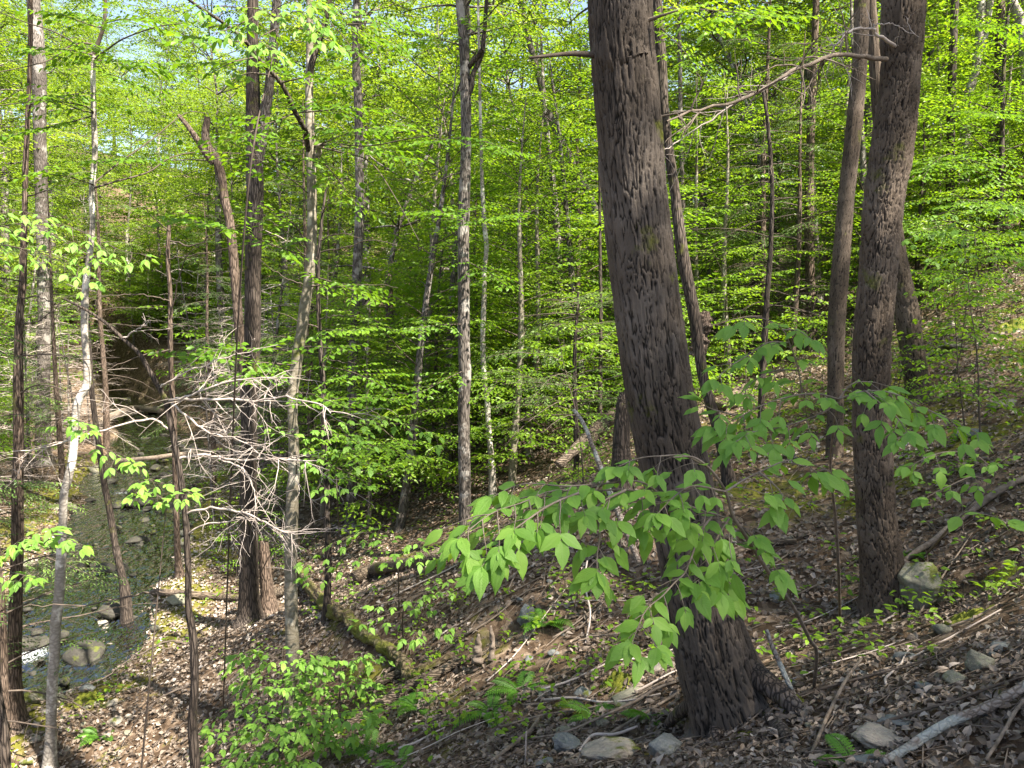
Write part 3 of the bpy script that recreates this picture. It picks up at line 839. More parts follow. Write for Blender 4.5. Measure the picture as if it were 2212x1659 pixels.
def add_crown(root, top, k, rz, scale):
    for nm, me in zip(('branches', 'crown'), CROWNS[k]):
        o = obj(nm, me, root); o.location = top - np.array(root.location); o.rotation_euler = (0, 0, rz); o.scale = (scale,) * 3; o['kind'] = 'stuff'

def local(root_loc, P):
    return np.asarray(P) - np.asarray(root_loc)

# ------------------------------------------------------------------ the big near trees
def tree_root(name, P, label, cat='tree', group=None):
    b = P[-1]; loc = (float(b[0]), float(b[1]), float(gz(b[0], b[1])))
    return empty(name, loc, 0, label, cat, group), np.array(loc)

# great furrowed tree
P, R = trunk_line([(1339, 0, 133), (1350, 150, 134), (1362, 300, 135), (1371, 422, 136), (1395, 640, 140), (1421, 832, 145), (1456, 1000, 147), (1489, 1150, 148), (1516, 1300, 158), (1545, 1420, 176), (1572, 1500, 192), (1592, 1560, 205)], 4.5, ext=12, dt=4.4)
root, loc = tree_root('large_tree', P, 'huge dark tree with deeply furrowed bark leaning left in the foreground')
BIG_TOP = P[0]
me = hero_trunk(local(loc, P), R, 'bark_hero', 250, .0070, .034, .24, .015, 5, flare=(.16, .55), lobes=4, z_cut=2.3, z0=loc[2])
obj('trunk', me, root)
# spreading root on the right and left of its foot
w = Acc()
for (a, b, r0) in (((1600, 1440), (1725, 1545), .085), ((1500, 1520), (1440, 1575), .05), ((1650, 1540), (1700, 1600), .06), ((1560, 1560), (1540, 1610), .06)):
    p0 = at(a[0], a[1], 4.45); p2 = hit(*b); pm = (p0 + p2) / 2 + np.array([0, 0, .02])
    Q = catmull(np.array([p0, pm, p2 + [0, 0, .0], p2 + (p2 - pm) * .4 - [0, 0, .1]]), 14)
    w = Acc(); tube(w, local(loc, Q), np.linspace(r0, r0 * .35, 14), 12)
    obj('root', w.mesh('root', M['bark_dark']), root)
w = Acc()
Q = catmull(local(loc, np.array([at(1290, 119, 4.35), at(1240, 116, 4.3), at(1200, 119, 4.25), at(1143, 125, 4.2)])), 12)
tube(w, Q, np.linspace(.018, .007, 12) , 7, cap=True)
obj('dead_limb', w.mesh('dead_limb', M['twig_dark']), root)
w = Acc()
Q = catmull(local(loc, np.array([at(1396, 45, 4.3), at(1425, 35, 4.25), at(1465, 22, 4.2)])), 10)
tube(w, Q, np.linspace(.012, .004, 10), 6, cap=True)
obj('dead_limb', w.mesh('dead_limb', M['stick']), root)
add_crown(root, P[0] - [0, 0, .5], 1, .4, .7)

# second large tree on the right
P, R = trunk_line([(1951, 0, 84), (1946, 130, 78), (1940, 220, 80), (1930, 300, 84), (1922, 360, 84), (1911, 424, 80), (1896, 600, 76), (1884, 750, 77), (1883, 900, 79), (1891, 1100, 80), (1906, 1230, 90), (1914, 1340, 108)], 6.2, ext=11)
root, loc = tree_root('large_tree', P, 'tall scaly-barked tree on the right slope with a boulder at its foot')
obj('trunk', hero_trunk(local(loc, P), R, 'bark_scaly', 176, .0085, .040, .12, .016, 23, flare=(.18, .35), lobes=5, z_cut=3.1, z0=loc[2]), root)
add_crown(root, P[0] - [0, 0, .5], 1, 1.4, .5)
# third: leans against it from behind
P, R = trunk_line([(1905, 330, 26), (1918, 420, 32), (1925, 468, 37), (1938, 586, 48), (1956, 663, 50), (1968, 740, 48), (1980, 817, 50), (1990, 870, 62)], 10.5, ext=7)
root, loc = tree_root('leaning_tree', P, 'dark leaning trunk slanting down to the right behind the scaly tree')
obj('trunk', hero_trunk(local(loc, P), R, 'bark_scaly', 90, .018, .035, .16, .013, 33, flare=(.2, .25), z_cut=3, z0=loc[2]), root)
add_crown(root, P[0], 1, .3, .9)
# fourth: left of the scaly tree
P, R = trunk_line([(1862, 0, 30), (1858, 130, 30), (1842, 300, 33), (1828, 424, 33), (1817, 560, 36), (1807, 700, 36), (1805, 830, 34), (1802, 985, 36)], 9.5, ext=8)
root, loc = tree_root('slender_tree', P, 'slim mottled trunk standing just left of the scaly-barked tree')
obj('trunk', hero_trunk(local(loc, P), R, 'bark_scaly', 72, .018, .025, .12, .006, 43, flare=(.15, .2), z_cut=4.2, z0=loc[2]), root)
add_crown(root, P[0], 1, 2.3, .9)

# ------------------------------------------------------------------ thinner trees traced one by one
TRACED = {}
def thin_tree(key, name, pts, d, mat, label, ext=5, sides=10, crown=None, dt=None, cscale=.8, rz=0., sink=.35, steps=60, cat='tree'):
    P, R = trunk_line(pts, d, ext=ext, dt=dt, sink=sink)
    root, loc = tree_root(name, P, label, cat)
    Q = catmull(np.c_[local(loc, P), R], steps)
    # slight bumps and a root flare
    wob = 1 + .05 * vnoise(np.arange(steps) * .9, np.full(steps, d), seed=int(d * 10))
    rad = np.maximum(Q[:, 3], .003) * wob
    h = Q[:, 2]; rad *= 1 + .45 * np.exp(-np.maximum(h, 0) / .12)
    w = Acc(); tube(w, Q[:, :3], rad, sides)
    obj('trunk', w.mesh('trunk', M[mat]), root)
    if crown is not None: add_crown(root, P[0] - [0, 0, .3], crown, rz, cscale)
    TRACED[key] = (root, loc, Q, d)
    return root, loc

def px_branch(acc, loc, pts, d0, d1, r0, r1, sides=5, n=None, rr=None, wob=.0):
    P = np.array([at(p[0], p[1], d0 + (d1 - d0) * k / (len(pts) - 1)) for k, p in enumerate(pts)])
    n = n or max(8, len(pts) * 4)
    Q = catmull(P, n)
    if rr is not None and wob: Q[1:-1] += rr.normal(0, wob, (n - 2, 3))
    tube(acc, local(loc, Q), np.linspace(r0, r1, n), sides)
    return Q

thin_tree('T5', 'slender_tree', [(1419, 0, 22), (1428, 130, 24), (1437, 264, 20), (1459, 422, 22), (1463, 462, 24), (1477, 565, 27), (1498, 671, 27), (1509, 750, 24), (1522, 829, 24), (1545, 907, 24), (1566, 999, 24), (1575, 1045, 28)], 9.2, 'bark_dark', 'slim mossy trunk curving down just right of the huge furrowed tree', ext=5, sides=14)
thin_tree('T6', 'forest_tree', [(546, 0, 22), (546, 120, 24), (548, 300, 33), (551, 424, 35), (547, 560, 34), (545, 740, 33), (539, 850, 33), (537, 1000, 35), (538, 1150, 38), (538, 1280, 43), (541, 1345, 56)], 11.5, 'bark_dark', 'straight dark brown trunk left of centre with a second stem joining high up', ext=7, sides=18, crown=None, steps=90)
root, loc, Q6, d6 = TRACED['T6']
w = Acc(); px_branch(w, loc, [(598, 0), (589, 110), (580, 200), (568, 290), (556, 360)], 11.3, 11.5, .06, .075, 12)
obj('second_stem', w.mesh('second_stem', M['bark_grey']), root)
thin_tree('T7', 'broken_tree', [(448, 253, 13), (444, 300, 17), (456, 330, 19), (468, 345, 19), (479, 384, 18), (486, 433, 18), (497, 484, 19), (507, 586, 20), (512, 650, 20), (517, 714, 20), (527, 816, 21), (531, 950, 22), (528, 1130, 26)], 14.5, 'bark_red', 'broken forked snag with a bare pinkish trunk upper left', ext=0, sides=12)
root, loc, Q7, d7 = TRACED['T7']
w = Acc(); px_branch(w, loc, [(385, 248), (405, 272), (425, 300), (444, 330), (462, 352)], 14.3, 14.5, .035, .075, 10)
obj('broken_fork', w.mesh('broken_fork', M['bark_red']), root)
thin_tree('T8', 'beech_tree', [(669, 0, 13), (669, 130, 15), (668, 210, 17), (670, 281, 20), (672, 350, 20), (674, 424, 20), (674, 517, 21), (670, 571, 21), (667, 612, 22), (658, 663, 24), (652, 714, 23), (645, 753, 23), (640, 791, 24), (632, 865, 21), (634, 942, 22), (635, 1018, 24), (632, 1070, 27), (629, 1172, 28), (628, 1236, 27), (629, 1311, 28), (632, 1413, 28), (630, 1490, 27), (630, 1545, 30)], 8.0, 'bark_beech', 'smooth pale beech trunk with dappled light, standing in front of the leafy gully', ext=5, sides=20, steps=120)
root, loc, Q8, d8 = TRACED['T8']
w = Acc()
px_branch(w, loc, [(668, 168), (676, 128), (697, 66), (711, 0), (722, -60)], 8, 7.9, .036, .022, 10)
obj('side_stem', w.mesh('side_stem', M['bark_dark']), root)
limb = lambda *a, mat='bark_dark', nm='limb', **k: (lambda w_: (px_branch(w_, loc, *a, **k), obj(nm, w_.mesh(nm, M[mat]), root)))(Acc())
limb([(668, 330), (662, 300), (659, 281), (638, 243), (607, 179), (554, 123), (531, 90), (486, 77 - 25), (430, 15), (366, -30)], 8, 6.6, .030, .010, 9)
limb([(607, 179), (590, 165), (540, 158), (500, 172)], 7.6, 7.2, .012, .004, 6)
w = Acc()
px_branch(w, loc, [(680, 345), (690, 330), (687, 318), (697, 314)], 8, 7.9, .03, .022, 8)
obj('knob', w.mesh('knob', M['bark_beech']), root)
limb([(675, 317), (720, 312), (800, 315), (880, 300), (950, 290)], 8, 7.0, .010, .004, 6, mat='twig_dark', nm='branch')
limb([(690, 318), (740, 330), (800, 350), (850, 420), (905, 520)], 8, 7.0, .009, .003, 6, mat='twig_dark', nm='branch')
limb([(668, 545), (640, 490), (590, 455), (560, 440)], 8, 7.4, .010, .004, 6, mat='twig_dark', nm='branch')

thin_tree('T10', 'slender_tree', [(202, 115, 9), (201, 179, 10), (203, 256, 11), (205, 333, 11), (198, 415, 11), (200, 484, 11), (194, 548, 12), (187, 599, 13), (183, 663, 15), (183, 727, 14), (187, 778, 14), (188, 829, 16), (172, 860, 16), (164, 891, 16), (161, 942, 16), (156, 993, 17), (148, 1031, 17), (138, 1070, 17), (136, 1121, 17), (133, 1185, 20), (131, 1223, 21), (128, 1285, 21), (120, 1349, 22), (118, 1413, 22), (113, 1477, 22), (111, 1528, 22), (110, 1592, 23), (108, 1650, 26)], 8.5, 'bark_pale', 'tall thin crooked trunk on the left whose sunlit lower part is almost white', ext=0, sides=14, steps=130)
root, loc, Q10, d10 = TRACED['T10']
limb([(202, 118), (215, 85), (225, 51), (228, 0), (232, -80)], 8.5, 8.4, .024, .014, 8, mat='twig_dark')
limb([(205, 128), (230, 108), (270, 82), (340, 58), (400, 50)], 8.5, 7.8, .012, .004, 6, mat='twig_dark')
limb([(200, 95), (160, 95), (110, 128), (60, 143), (0, 155)], 8.5, 7.8, .010, .004, 6, mat='twig_dark')
limb([(202, 118), (180, 105), (120, 70), (60, 50), (0, 27)], 8.5, 8.9, .011, .004, 6, mat='twig_dark')
limb([(203, 245), (190, 232), (150, 222), (90, 219), (0, 227)], 8.5, 7.9, .011, .004, 6, mat='twig_dark')
limb([(203, 406), (250, 392), (320, 372), (370, 340), (440, 328), (560, 335)], 8.5, 9.5, .012, .004, 6, mat='twig_dark')
limb([(203, 395), (260, 350), (330, 300), (400, 245), (450, 245)], 8.5, 9.6, .010, .004, 6, mat='twig_dark')
thin_tree('T11', 'slender_tree', [(193, 740, 9), (197, 827, 10), (202, 878, 11), (210, 937, 12), (218, 993, 13), (225, 1044, 13), (236, 1096, 14), (246, 1160, 14), (256, 1211, 15), (264, 1245, 16), (271, 1288, 24)], 12.6, 'bark_dark', 'thin leaning trunk with a mossy foot on the near bank of the brook', ext=0, sides=10, crown=None)
thin_tree('T12', 'forest_tree', [(66, 60, 9), (64, 154, 9), (60, 256, 10), (55, 358, 11), (54, 424, 11), (51, 535, 13), (49, 612, 15), (42, 689, 16), (40, 778, 19), (40, 891, 21), (40, 980, 21), (38, 1044, 23), (38, 1172, 25), (35, 1247, 26), (32, 1388, 28), (31, 1464, 31), (30, 1545, 44)], 9.0, 'bark_red', 'reddish brown trunk with flaking bark at the far left edge beside the brook', ext=5, sides=16, crown=None, steps=100)
root, loc, Q12, _ = TRACED['T12']
w = Acc()
for pts in ([(44, 645), (80, 640), (110, 650), (130, 655)], [(52, 610), (0, 600), (-60, 590)], [(44, 770), (100, 765), (180, 775), (260, 772)], [(46, 700), (90, 690), (150, 640)], [(64, 230), (95, 215), (130, 228)], [(60, 470), (10, 480)], [(42, 1010), (120, 1005), (200, 985)], [(60, 424), (100, 412), (140, 390)], [(38, 850), (90, 830), (160, 850), (220, 830)]):
    limb(pts, 9, 8.2, .010, .003, 5, rr=rng, wob=.008, mat='twig_dark', nm='branch')
thin_tree('T13', 'slender_tree', [(-12, 1440, 18), (-3, 1510, 19), (6, 1567, 20), (12, 1659, 21), (14, 1800, 23)], 6.6, 'bark_dark', 'dark bark trunk cut off by the lower left corner', ext=6, sides=10)
thin_tree('T14', 'forest_tree', [(72, 0, 26), (84, 154, 28), (86, 300, 25), (92, 500, 25), (95, 700, 25), (94, 850, 27), (93, 960, 32)], 23, 'bark_grey', 'broad pale grey trunk standing across the brook on the far left', ext=8, sides=16, crown=0)
thin_tree('T15', 'slender_tree', [(366, 474, 8), (363, 560, 9), (368, 637, 9), (368, 732, 11), (371, 832, 11), (376, 891, 12), (378, 1000, 12), (384, 1198, 14), (388, 1240, 18)], 14.3, 'bark_red', 'thin bare topped trunk standing behind the dead branchy sapling', ext=0, sides=9)
root, loc, Q15, _ = TRACED['T15']
w = Acc()
for pts in ([(366, 500), (330, 470), (310, 440)], [(367, 520), (420, 530), (470, 500), (540, 480)], [(366, 650), (330, 640), (270, 635), (190, 645)], [(366, 690), (400, 560), (450, 520)], [(368, 755), (300, 770), (230, 800)], [(371, 820), (440, 812), (540, 818)], [(364, 560), (420, 550), (530, 530)], [(370, 700), (410, 703), (430, 712)]):
    limb(pts, 14.2, 13.4, .014, .004, 5, rr=rng, wob=.012, mat='twig_dark', nm='branch')
thin_tree('T16', 'slender_tree', [(705, 405, 5), (697, 458, 6), (691, 522, 8), (687, 561, 9), (687, 637, 9), (690, 714, 10), (695, 791, 11), (699, 865, 12), (702, 980, 14), (705, 1044, 14), (706, 1121, 14), (709, 1198, 15), (708, 1260, 16), (706, 1345, 20)], 9.6, 'bark_dark', 'thin dark trunk with short side branches just right of the smooth beech', ext=0, sides=10)
root, loc, Q16, _ = TRACED['T16']
w = Acc()
for pts in ([(691, 520), (730, 505), (780, 515)], [(692, 545), (740, 535), (800, 520), (860, 530)], [(690, 626), (740, 620), (800, 615), (860, 622)], [(697, 460), (710, 440), (735, 425)], [(690, 690), (730, 680), (770, 683)], [(697, 770), (730, 782), (770, 785)], [(690, 618), (650, 612), (600, 590), (560, 560)], [(690, 710), (640, 690), (590, 670)], [(698, 880), (740, 873), (790, 880), (830, 905)], [(687, 560), (650, 545), (620, 500)]):
    limb(pts, 9.6, 9.0, .009, .003, 5, rr=rng, wob=.008, mat='twig_dark', nm='branch')
thin_tree('T17', 'forest_tree', [(770, 0, 14), (769, 77, 16), (770, 154, 18), (773, 205, 18), (776, 320, 19), (777, 420, 19), (775, 509, 20), (772, 571, 20), (768, 663, 20), (764, 740, 21), (761, 817, 22), (761, 950, 22), (761, 1044, 24), (761, 1134, 28)], 15.4, 'bark_grey', 'straight mottled trunk half hidden by leaves between the beech and the centre tree', ext=6, sides=12, crown=1)
thin_tree('T18', 'forest_tree', [(993, 0, 17), (1002, 102, 20), (1005, 179, 22), (1007, 282, 22), (1005, 371, 23), (1002, 471, 24), (1001, 535, 25), (1002, 637, 26), (1002, 740, 26), (1005, 817, 26), (1002, 865, 26), (1003, 993, 27), (1005, 1096, 27), (1006, 1180, 32)], 12, 'bark_grey', 'straight grey trunk in the centre of the view rising from the leafy gully', ext=7, sides=18, crown=0, steps=100)
root, loc, Q18, _ = TRACED['T18']
limb([(1006, 215), (1018, 190), (1022, 160), (1040, 120), (1046, 72), (1051, 0), (1053, -60)], 12, 11.8, .045, .025, 8)
limb([(1008, 150), (1025, 130), (1042, 108)], 12, 11.8, .04, .035, 8)
limb([(1000, 371), (960, 385), (920, 420), (890, 432)], 12, 11.2, .012, .004, 5)
thin_tree('T18b', 'slender_tree', [(992, 480, 12), (987, 530, 14), (980, 600, 15), (976, 663, 16), (972, 760, 16), (969, 865, 18), (970, 985, 22)], 16, 'bark_grey', 'greenish trunk partly hidden directly behind the centre trunk', ext=4, sides=10, crown=1)
thin_tree('T19', 'slender_tree', [(1041, 380, 8), (1043, 433, 9), (1046, 484, 10), (1051, 535, 10), (1046, 586, 10), (1046, 637, 11), (1043, 714, 11), (1044, 791, 11), (1051, 852, 12), (1056, 929, 12), (1063, 1020, 15)], 14, 'bark_pale', 'thin pale crooked trunk standing just right of the centre trunk', ext=4, sides=9)
thin_tree('T20', 'slender_tree', [(1466, 60, 8), (1469, 130, 9), (1470, 260, 9), (1474, 400, 9), (1480, 560, 10), (1490, 720, 11), (1500, 800, 12)], 19, 'bark_grey', 'thin distant grey trunk right behind the mossy curving one', ext=3, sides=8, crown=1)
thin_tree('T21', 'slender_tree', [(1646, 184, 6), (1655, 240, 7), (1661, 294, 8), (1668, 407, 9), (1665, 535, 10), (1657, 637, 12), (1654, 700, 13), (1646, 830, 14), (1643, 945, 16)], 11.0, 'bark_dark', 'thin dark hemlock trunk with wiry bare branches between the two large trees', ext=0, sides=10)
root, loc, Q21, _ = TRACED['T21']
w = Acc(); r21 = np.random.default_rng(210)
for k in range(24):
    i = r21.integers(4, 52); p = Q21[i, :3]; a = r21.uniform(0, 6.28)
    spray(w, [], p, (math.cos(a), math.sin(a) * .5, r21.uniform(-.15, .3)), r21.uniform(.5, 1.5), .008, r21, leaf=.04, droop=.35, gap=.14, lf=0, wob=.12)
obj('branches', w.mesh('branches', M['twig_dark']), root)['kind'] = 'stuff'
thin_tree('T22', 'forest_tree', [(1761, 56, 14), (1756, 179, 15), (1750, 330, 18), (1748, 491, 20), (1750, 600, 20), (1753, 765, 22), (1755, 810, 28)], 17, 'bark_red', 'reddish trunk with pink sunlit spots in the shaded hemlocks right of the huge tree', ext=5, sides=12, crown=1)
thin_tree('T23', 'forest_tree', [(2063, 0, 15), (2058, 128, 16), (2055, 230, 17), (2053, 333, 17), (2053, 424, 18), (2056, 520, 20), (2058, 600, 24)], 17, 'bark_dark', 'dark straight trunk right of the scaly tree, left of the pale birch', ext=5, sides=12, crown=0)
thin_tree('T24', 'birch_tree', [(2120, 0, 16), (2112, 128, 17), (2096, 190, 18), (2087, 250, 20), (2084, 320, 20), (2081, 410, 22), (2082, 500, 24), (2082, 560, 26)], 19, 'bark_pale', 'pale grey birch with a forked top near the right edge', ext=6, sides=14, crown=1)
root, loc, Q24, _ = TRACED['T24']
w = Acc(); px_branch(w, loc, [(2145, -60), (2138, 0), (2125, 80), (2108, 140), (2092, 215)], 19, 19, .09, .08, 10)
obj('fork_stem', w.mesh('fork_stem', M['bark_pale']), root)
thin_tree('T25', 'forest_tree', [(2158, 180, 20), (2158, 307, 23), (2160, 430, 25), (2162, 520, 28)], 19, 'bark_red', 'dark shaggy trunk close to the right edge beyond the birch', ext=6, sides=12, crown=1)
thin_tree('T26', 'forest_tree', [(2185, 0, 18), (2204, 51, 20), (2222, 200, 22), (2230, 420, 26)], 18, 'bark_pale', 'leaning pale trunk entering the top right corner', ext=4, sides=10, crown=1)
thin_tree('T27', 'young_hemlock', [(1249, 630, 5), (1247, 680, 6), (1243, 724, 8), (1241, 816, 9), (1243, 880, 10), (1245, 990, 12)], 11.5, 'bark_dark', 'young hemlock with feathery drooping branches just left of the huge tree', ext=0, sides=8)
root, loc, Q27, _ = TRACED['T27']
w = Acc(); Lh = []; r27 = np.random.default_rng(27)
for k in range(34):
    i = r27.integers(3, 46); p = Q27[i, :3]; a = r27.uniform(0, 6.28)
    spray(w, Lh, p, (math.cos(a), math.sin(a), r27.uniform(.1, .55)), r27.uniform(.7, 2.0), .009, r27, leaf=.045, droop=.55, gap=.08, twig=.35, lf=1.3 if r27.random() < .75 else 0, wob=.05)
fo = Acc(); put_leaves(fo, Lh, r27, .30, .02)
obj('branches', w.mesh('branches', M['twig_dark']), root)['kind'] = 'stuff'
obj('crown', fo.mesh('crown', M['needle'], smooth=False), root)['kind'] = 'stuff'
thin_tree('T29', 'slender_tree', [(1297, 600, 7), (1298, 645, 7), (1297, 803, 9), (1296, 900, 10)], 14, 'bark_dark', 'thin dark stem close beside the left edge of the huge tree', ext=5, sides=8, crown=1)
thin_tree('T28', 'broken_stump', [(1352, 850, 26), (1347, 880, 34), (1342, 960, 38), (1343, 1010, 46)], 8.4, 'bark_dark', 'broad furrowed stump tucked behind the left side of the huge tree', ext=0, sides=16, cat='stump')
thin_tree('T30', 'leaning_tree', [(1190, 255, 15), (1226, 330, 16), (1247, 370, 16), (1273, 422, 16), (1290, 462, 16), (1330, 560, 18), (1360, 700, 18)], 20, 'bark_grey', 'trunk leaning to the upper left behind the huge tree', ext=5, sides=10, crown=0)
thin_tree('T31', 'broken_tree', [(570, 1170, 20), (571, 1200, 26), (575, 1250, 27), (580, 1310, 36)], 11.8, 'bark_red', 'short pinkish snag leaning beside the foot of the straight dark trunk', ext=0, sides=12)

# dead sapling full of bare twigs
thin_tree('T9', 'dead_sapling', [(138, 645, 5), (192, 673, 6), (230, 699, 7), (266, 732, 8), (300, 763, 9), (320, 796, 10), (340, 832, 11), (358, 865, 12), (366, 904, 12), (374, 942, 13), (384, 993, 13), (392, 1044, 14), (399, 1096, 14), (403, 1147, 14), (405, 1198, 14), (407, 1236, 14), (407, 1311, 15), (417, 1375, 17), (420, 1439, 18), (420, 1490, 18), (416, 1567, 21), (422, 1659, 23), (424, 1745, 28)], 6.0, 'bark_dark', 'dead sapling with a web of bare pale twigs in front of the brook', ext=0, sides=12, steps=120)
root, loc, Q9, _ = TRACED['T9']
r9 = np.random.default_rng(99)
def bare_limb(pts, d0, d1, r0, mat='twig_pale', dens=.075, tw=.5, seed=None):
    w = Acc(); Q = px_branch(w, loc, pts, d0, d1, r0, r0 * .3, 6, n=22, rr=r9, wob=.006)
    Ql = local(loc, Q)
    seg = np.linalg.norm(np.diff(Ql, axis=0), axis=1).sum()
    n = int(seg / dens)
    for k in range(n):
        i = r9.integers(3, len(Ql) - 1); t = unit(Ql[min(i + 1, len(Ql) - 1)] - Ql[i - 1])
        dd = unit(t * .8 + r9.normal(0, .75, 3)); ln = tw * r9.uniform(.4, 1.2)
        TP = curve_from(Ql[i], dd, ln, 6, .25, .16, r9)
        tube(w, TP, np.linspace(r0 * .36, .0008, len(TP)), 4)
        for _ in range(3):
            j = r9.integers(1, len(TP) - 1); d2 = unit(unit(TP[j + 1] - TP[j]) + r9.normal(0, .8, 3))
            T2 = curve_from(TP[j], d2, ln * r9.uniform(.25, .6), 5, .3, .22, r9)
            tube(w, T2, np.linspace(r0 * .2, .0007, len(T2)), 3)
    obj('bare_limb', w.mesh('bare_limb', M[mat]), root)
bare_limb([(366, 866), (410, 855), (461, 834), (538, 819), (600, 815)], 6, 5.6, .011)
bare_limb([(366, 866), (435, 862), (520, 863), (566, 864), (608, 857), (646, 865), (695, 875), (715, 893)], 6, 5.5, .012)
bare_limb([(371, 872), (410, 904), (448, 932), (499, 947), (548, 968), (560, 990)], 6, 5.6, .009)
bare_limb([(386, 991), (422, 984), (461, 987), (512, 992), (566, 991), (608, 993), (685, 995)], 6, 5.7, .013)
bare_limb([(470, 990), (520, 1010), (545, 1050), (555, 1100)], 5.9, 5.7, .008)
bare_limb([(402, 1111), (448, 1098), (512, 1103), (558, 1121), (595, 1141), (633, 1154), (685, 1149)], 6, 5.6, .011)
bare_limb([(407, 1154), (435, 1134), (486, 1129), (512, 1118), (560, 1125)], 6, 5.8, .009)
bare_limb([(364, 927), (333, 908), (294, 909), (218, 932), (154, 947), (90, 968), (26, 975)], 6, 5.4, .010, dens=.16)
bare_limb([(399, 1280), (333, 1279), (282, 1287), (192, 1308), (100, 1308), (51, 1310)], 6, 5.5, .010, 'twig_dark', dens=.3, tw=.3)
bare_limb([(407, 1388), (358, 1388), (294, 1416), (243, 1452), (192, 1477)], 6, 5.6, .009, 'twig_dark', dens=.3, tw=.3)
bare_limb([(410, 1477), (333, 1516), (282, 1580), (238, 1654)], 6, 5.6, .009, 'twig_dark', dens=.25, tw=.4)
bare_limb([(414, 1560), (370, 1575), (335, 1610), (315, 1659)], 6, 5.7, .007, 'twig_dark', dens=.25, tw=.3)
bare_limb([(425, 1370), (450, 1350), (480, 1330)], 6, 5.9, .008, 'twig_dark', dens=.2, tw=.35)
bare_limb([(266, 732), (300, 710), (325, 692)], 6, 5.9, .007, dens=.15, tw=.3)
bare_limb([(345, 840), (380, 815), (440, 790), (520, 765), (600, 745)], 6, 5.8, .008, dens=.2, tw=.35)
bare_limb([(470, 1400), (480, 1340), (520, 1330)], 5.9, 5.8, .004, 'twig_dark', dens=.12, tw=.2)

# long bare limb crossing from the scaly tree towards the huge one
w = Acc(); root2 = [o for o in bpy.data.objects if o.get('label', '').startswith('tall scaly')][0]; loc2 = np.array(root2.location); loc = loc2; root = root2
r9 = np.random.default_rng(5)
bare_limb([(1915, 128), (1880, 125), (1840, 118), (1800, 118), (1740, 140), (1700, 160), (1640, 200), (1560, 225), (1500, 240), (1440, 262)], 6.1, 4.6, .020, 'stick', dens=.12, tw=.55)
bare_limb([(1720, 150), (1660, 190), (1600, 215), (1540, 255), (1470, 300), (1430, 330)], 5.5, 4.7, .009, 'twig_pale', dens=.16, tw=.5)
bare_limb([(1935, 100), (1900, 80), (1880, 62), (1840, 65), (1815, 85), (1800, 105), (1822, 128)], 6.1, 5.8, .014, 'twig_pale', dens=.06, tw=.35)
bare_limb([(1880, 62), (1905, 52), (1940, 55), (1985, 80)], 5.9, 5.8, .007, 'twig_pale', dens=.2, tw=.3)

# ------------------------------------------------------------------ leafy sprays
class LeafMesh:
    pass
def leaf_mesh(seed, w=.52, curl=.16, n=9):
    """One leaf blade, length 1 along +Y, pointed, slightly toothed, with a short stalk."""
    r = np.random.default_rng(seed)
    t = np.linspace(0, 1, n)
    prof = (np.sin(np.pi * t ** .92) ** .95) * np.clip(1.10 - .35 * t, 0, 1) * w * .52
    prof[0] = .004; prof[-1] = .002
    z = -curl * t ** 2 + .02 * r.normal(0, 1, n) * 0
    tooth = 1 + .03 * np.where(np.arange(n) % 2 == 0, 1, -1)
    V = []
    for k in range(n):
        cup = .14 * prof[k] / (w * .5)
        wl_, wr_ = prof[k] * tooth[k] * r.uniform(.94, 1.06), prof[k] * tooth[k] * r.uniform(.94, 1.06)
        V += [(-wl_, t[k] - .03, z[k] + cup * w * .5 + .015 * math.sin(k * 2.2 + seed)), (-wl_ * .5, t[k], z[k] + cup * .18), (0, t[k] + .01, z[k] - .008), (wr_ * .5, t[k], z[k] + cup * .18), (wr_, t[k] - .03, z[k] + cup * w * .5 + .015 * math.sin(k * 2.0 + seed * 2))]
    V = np.array(V); q = []
    for k in range(n - 1):
        for j in range(4):
            a = k * 5 + j; q.append((a, a + 1, a + 6, a + 5))
    acc = Acc(); acc.add(V, q)
    tube(acc, np.array([(0, -.10, .02), (0, -.04, .0), (0, .02, z[0])]), np.array([.008, .008, .007]), 4)
    return acc.mesh('leaf', M['leaf_hero'])
LEAVES = [leaf_mesh(1, .50, .16), leaf_mesh(2, .44, .26), leaf_mesh(3, .53, .10), leaf_mesh(4, .41, .34), leaf_mesh(5, .47, .05)]
LEAVES_FAR = []
for i in range(3):
    me_ = leaf_mesh(10 + i, .54, .12 + .06 * i, n=5); me_.materials.clear(); me_.materials.append(M['leaf_hero']); LEAVES_FAR.append(me_)

def put_leaf(root, loc, p, d, nrm, size, meshes, r):
    d = unit(d); s = unit(np.cross(d, nrm)); n2 = np.cross(s, d)
    Mx = Matrix(((s[0], d[0], n2[0], p[0] - loc[0]), (s[1], d[1], n2[1], p[1] - loc[1]), (s[2], d[2], n2[2], p[2] - loc[2]), (0, 0, 0, 1)))
    o = bpy.data.objects.new('leaf', meshes[int(r.integers(len(meshes)))])
    C.objects.link(o); o.parent = root
    o.matrix_local = Mx @ Matrix.Diagonal((size * r.uniform(.92, 1.08), size, size, 1))
    return o

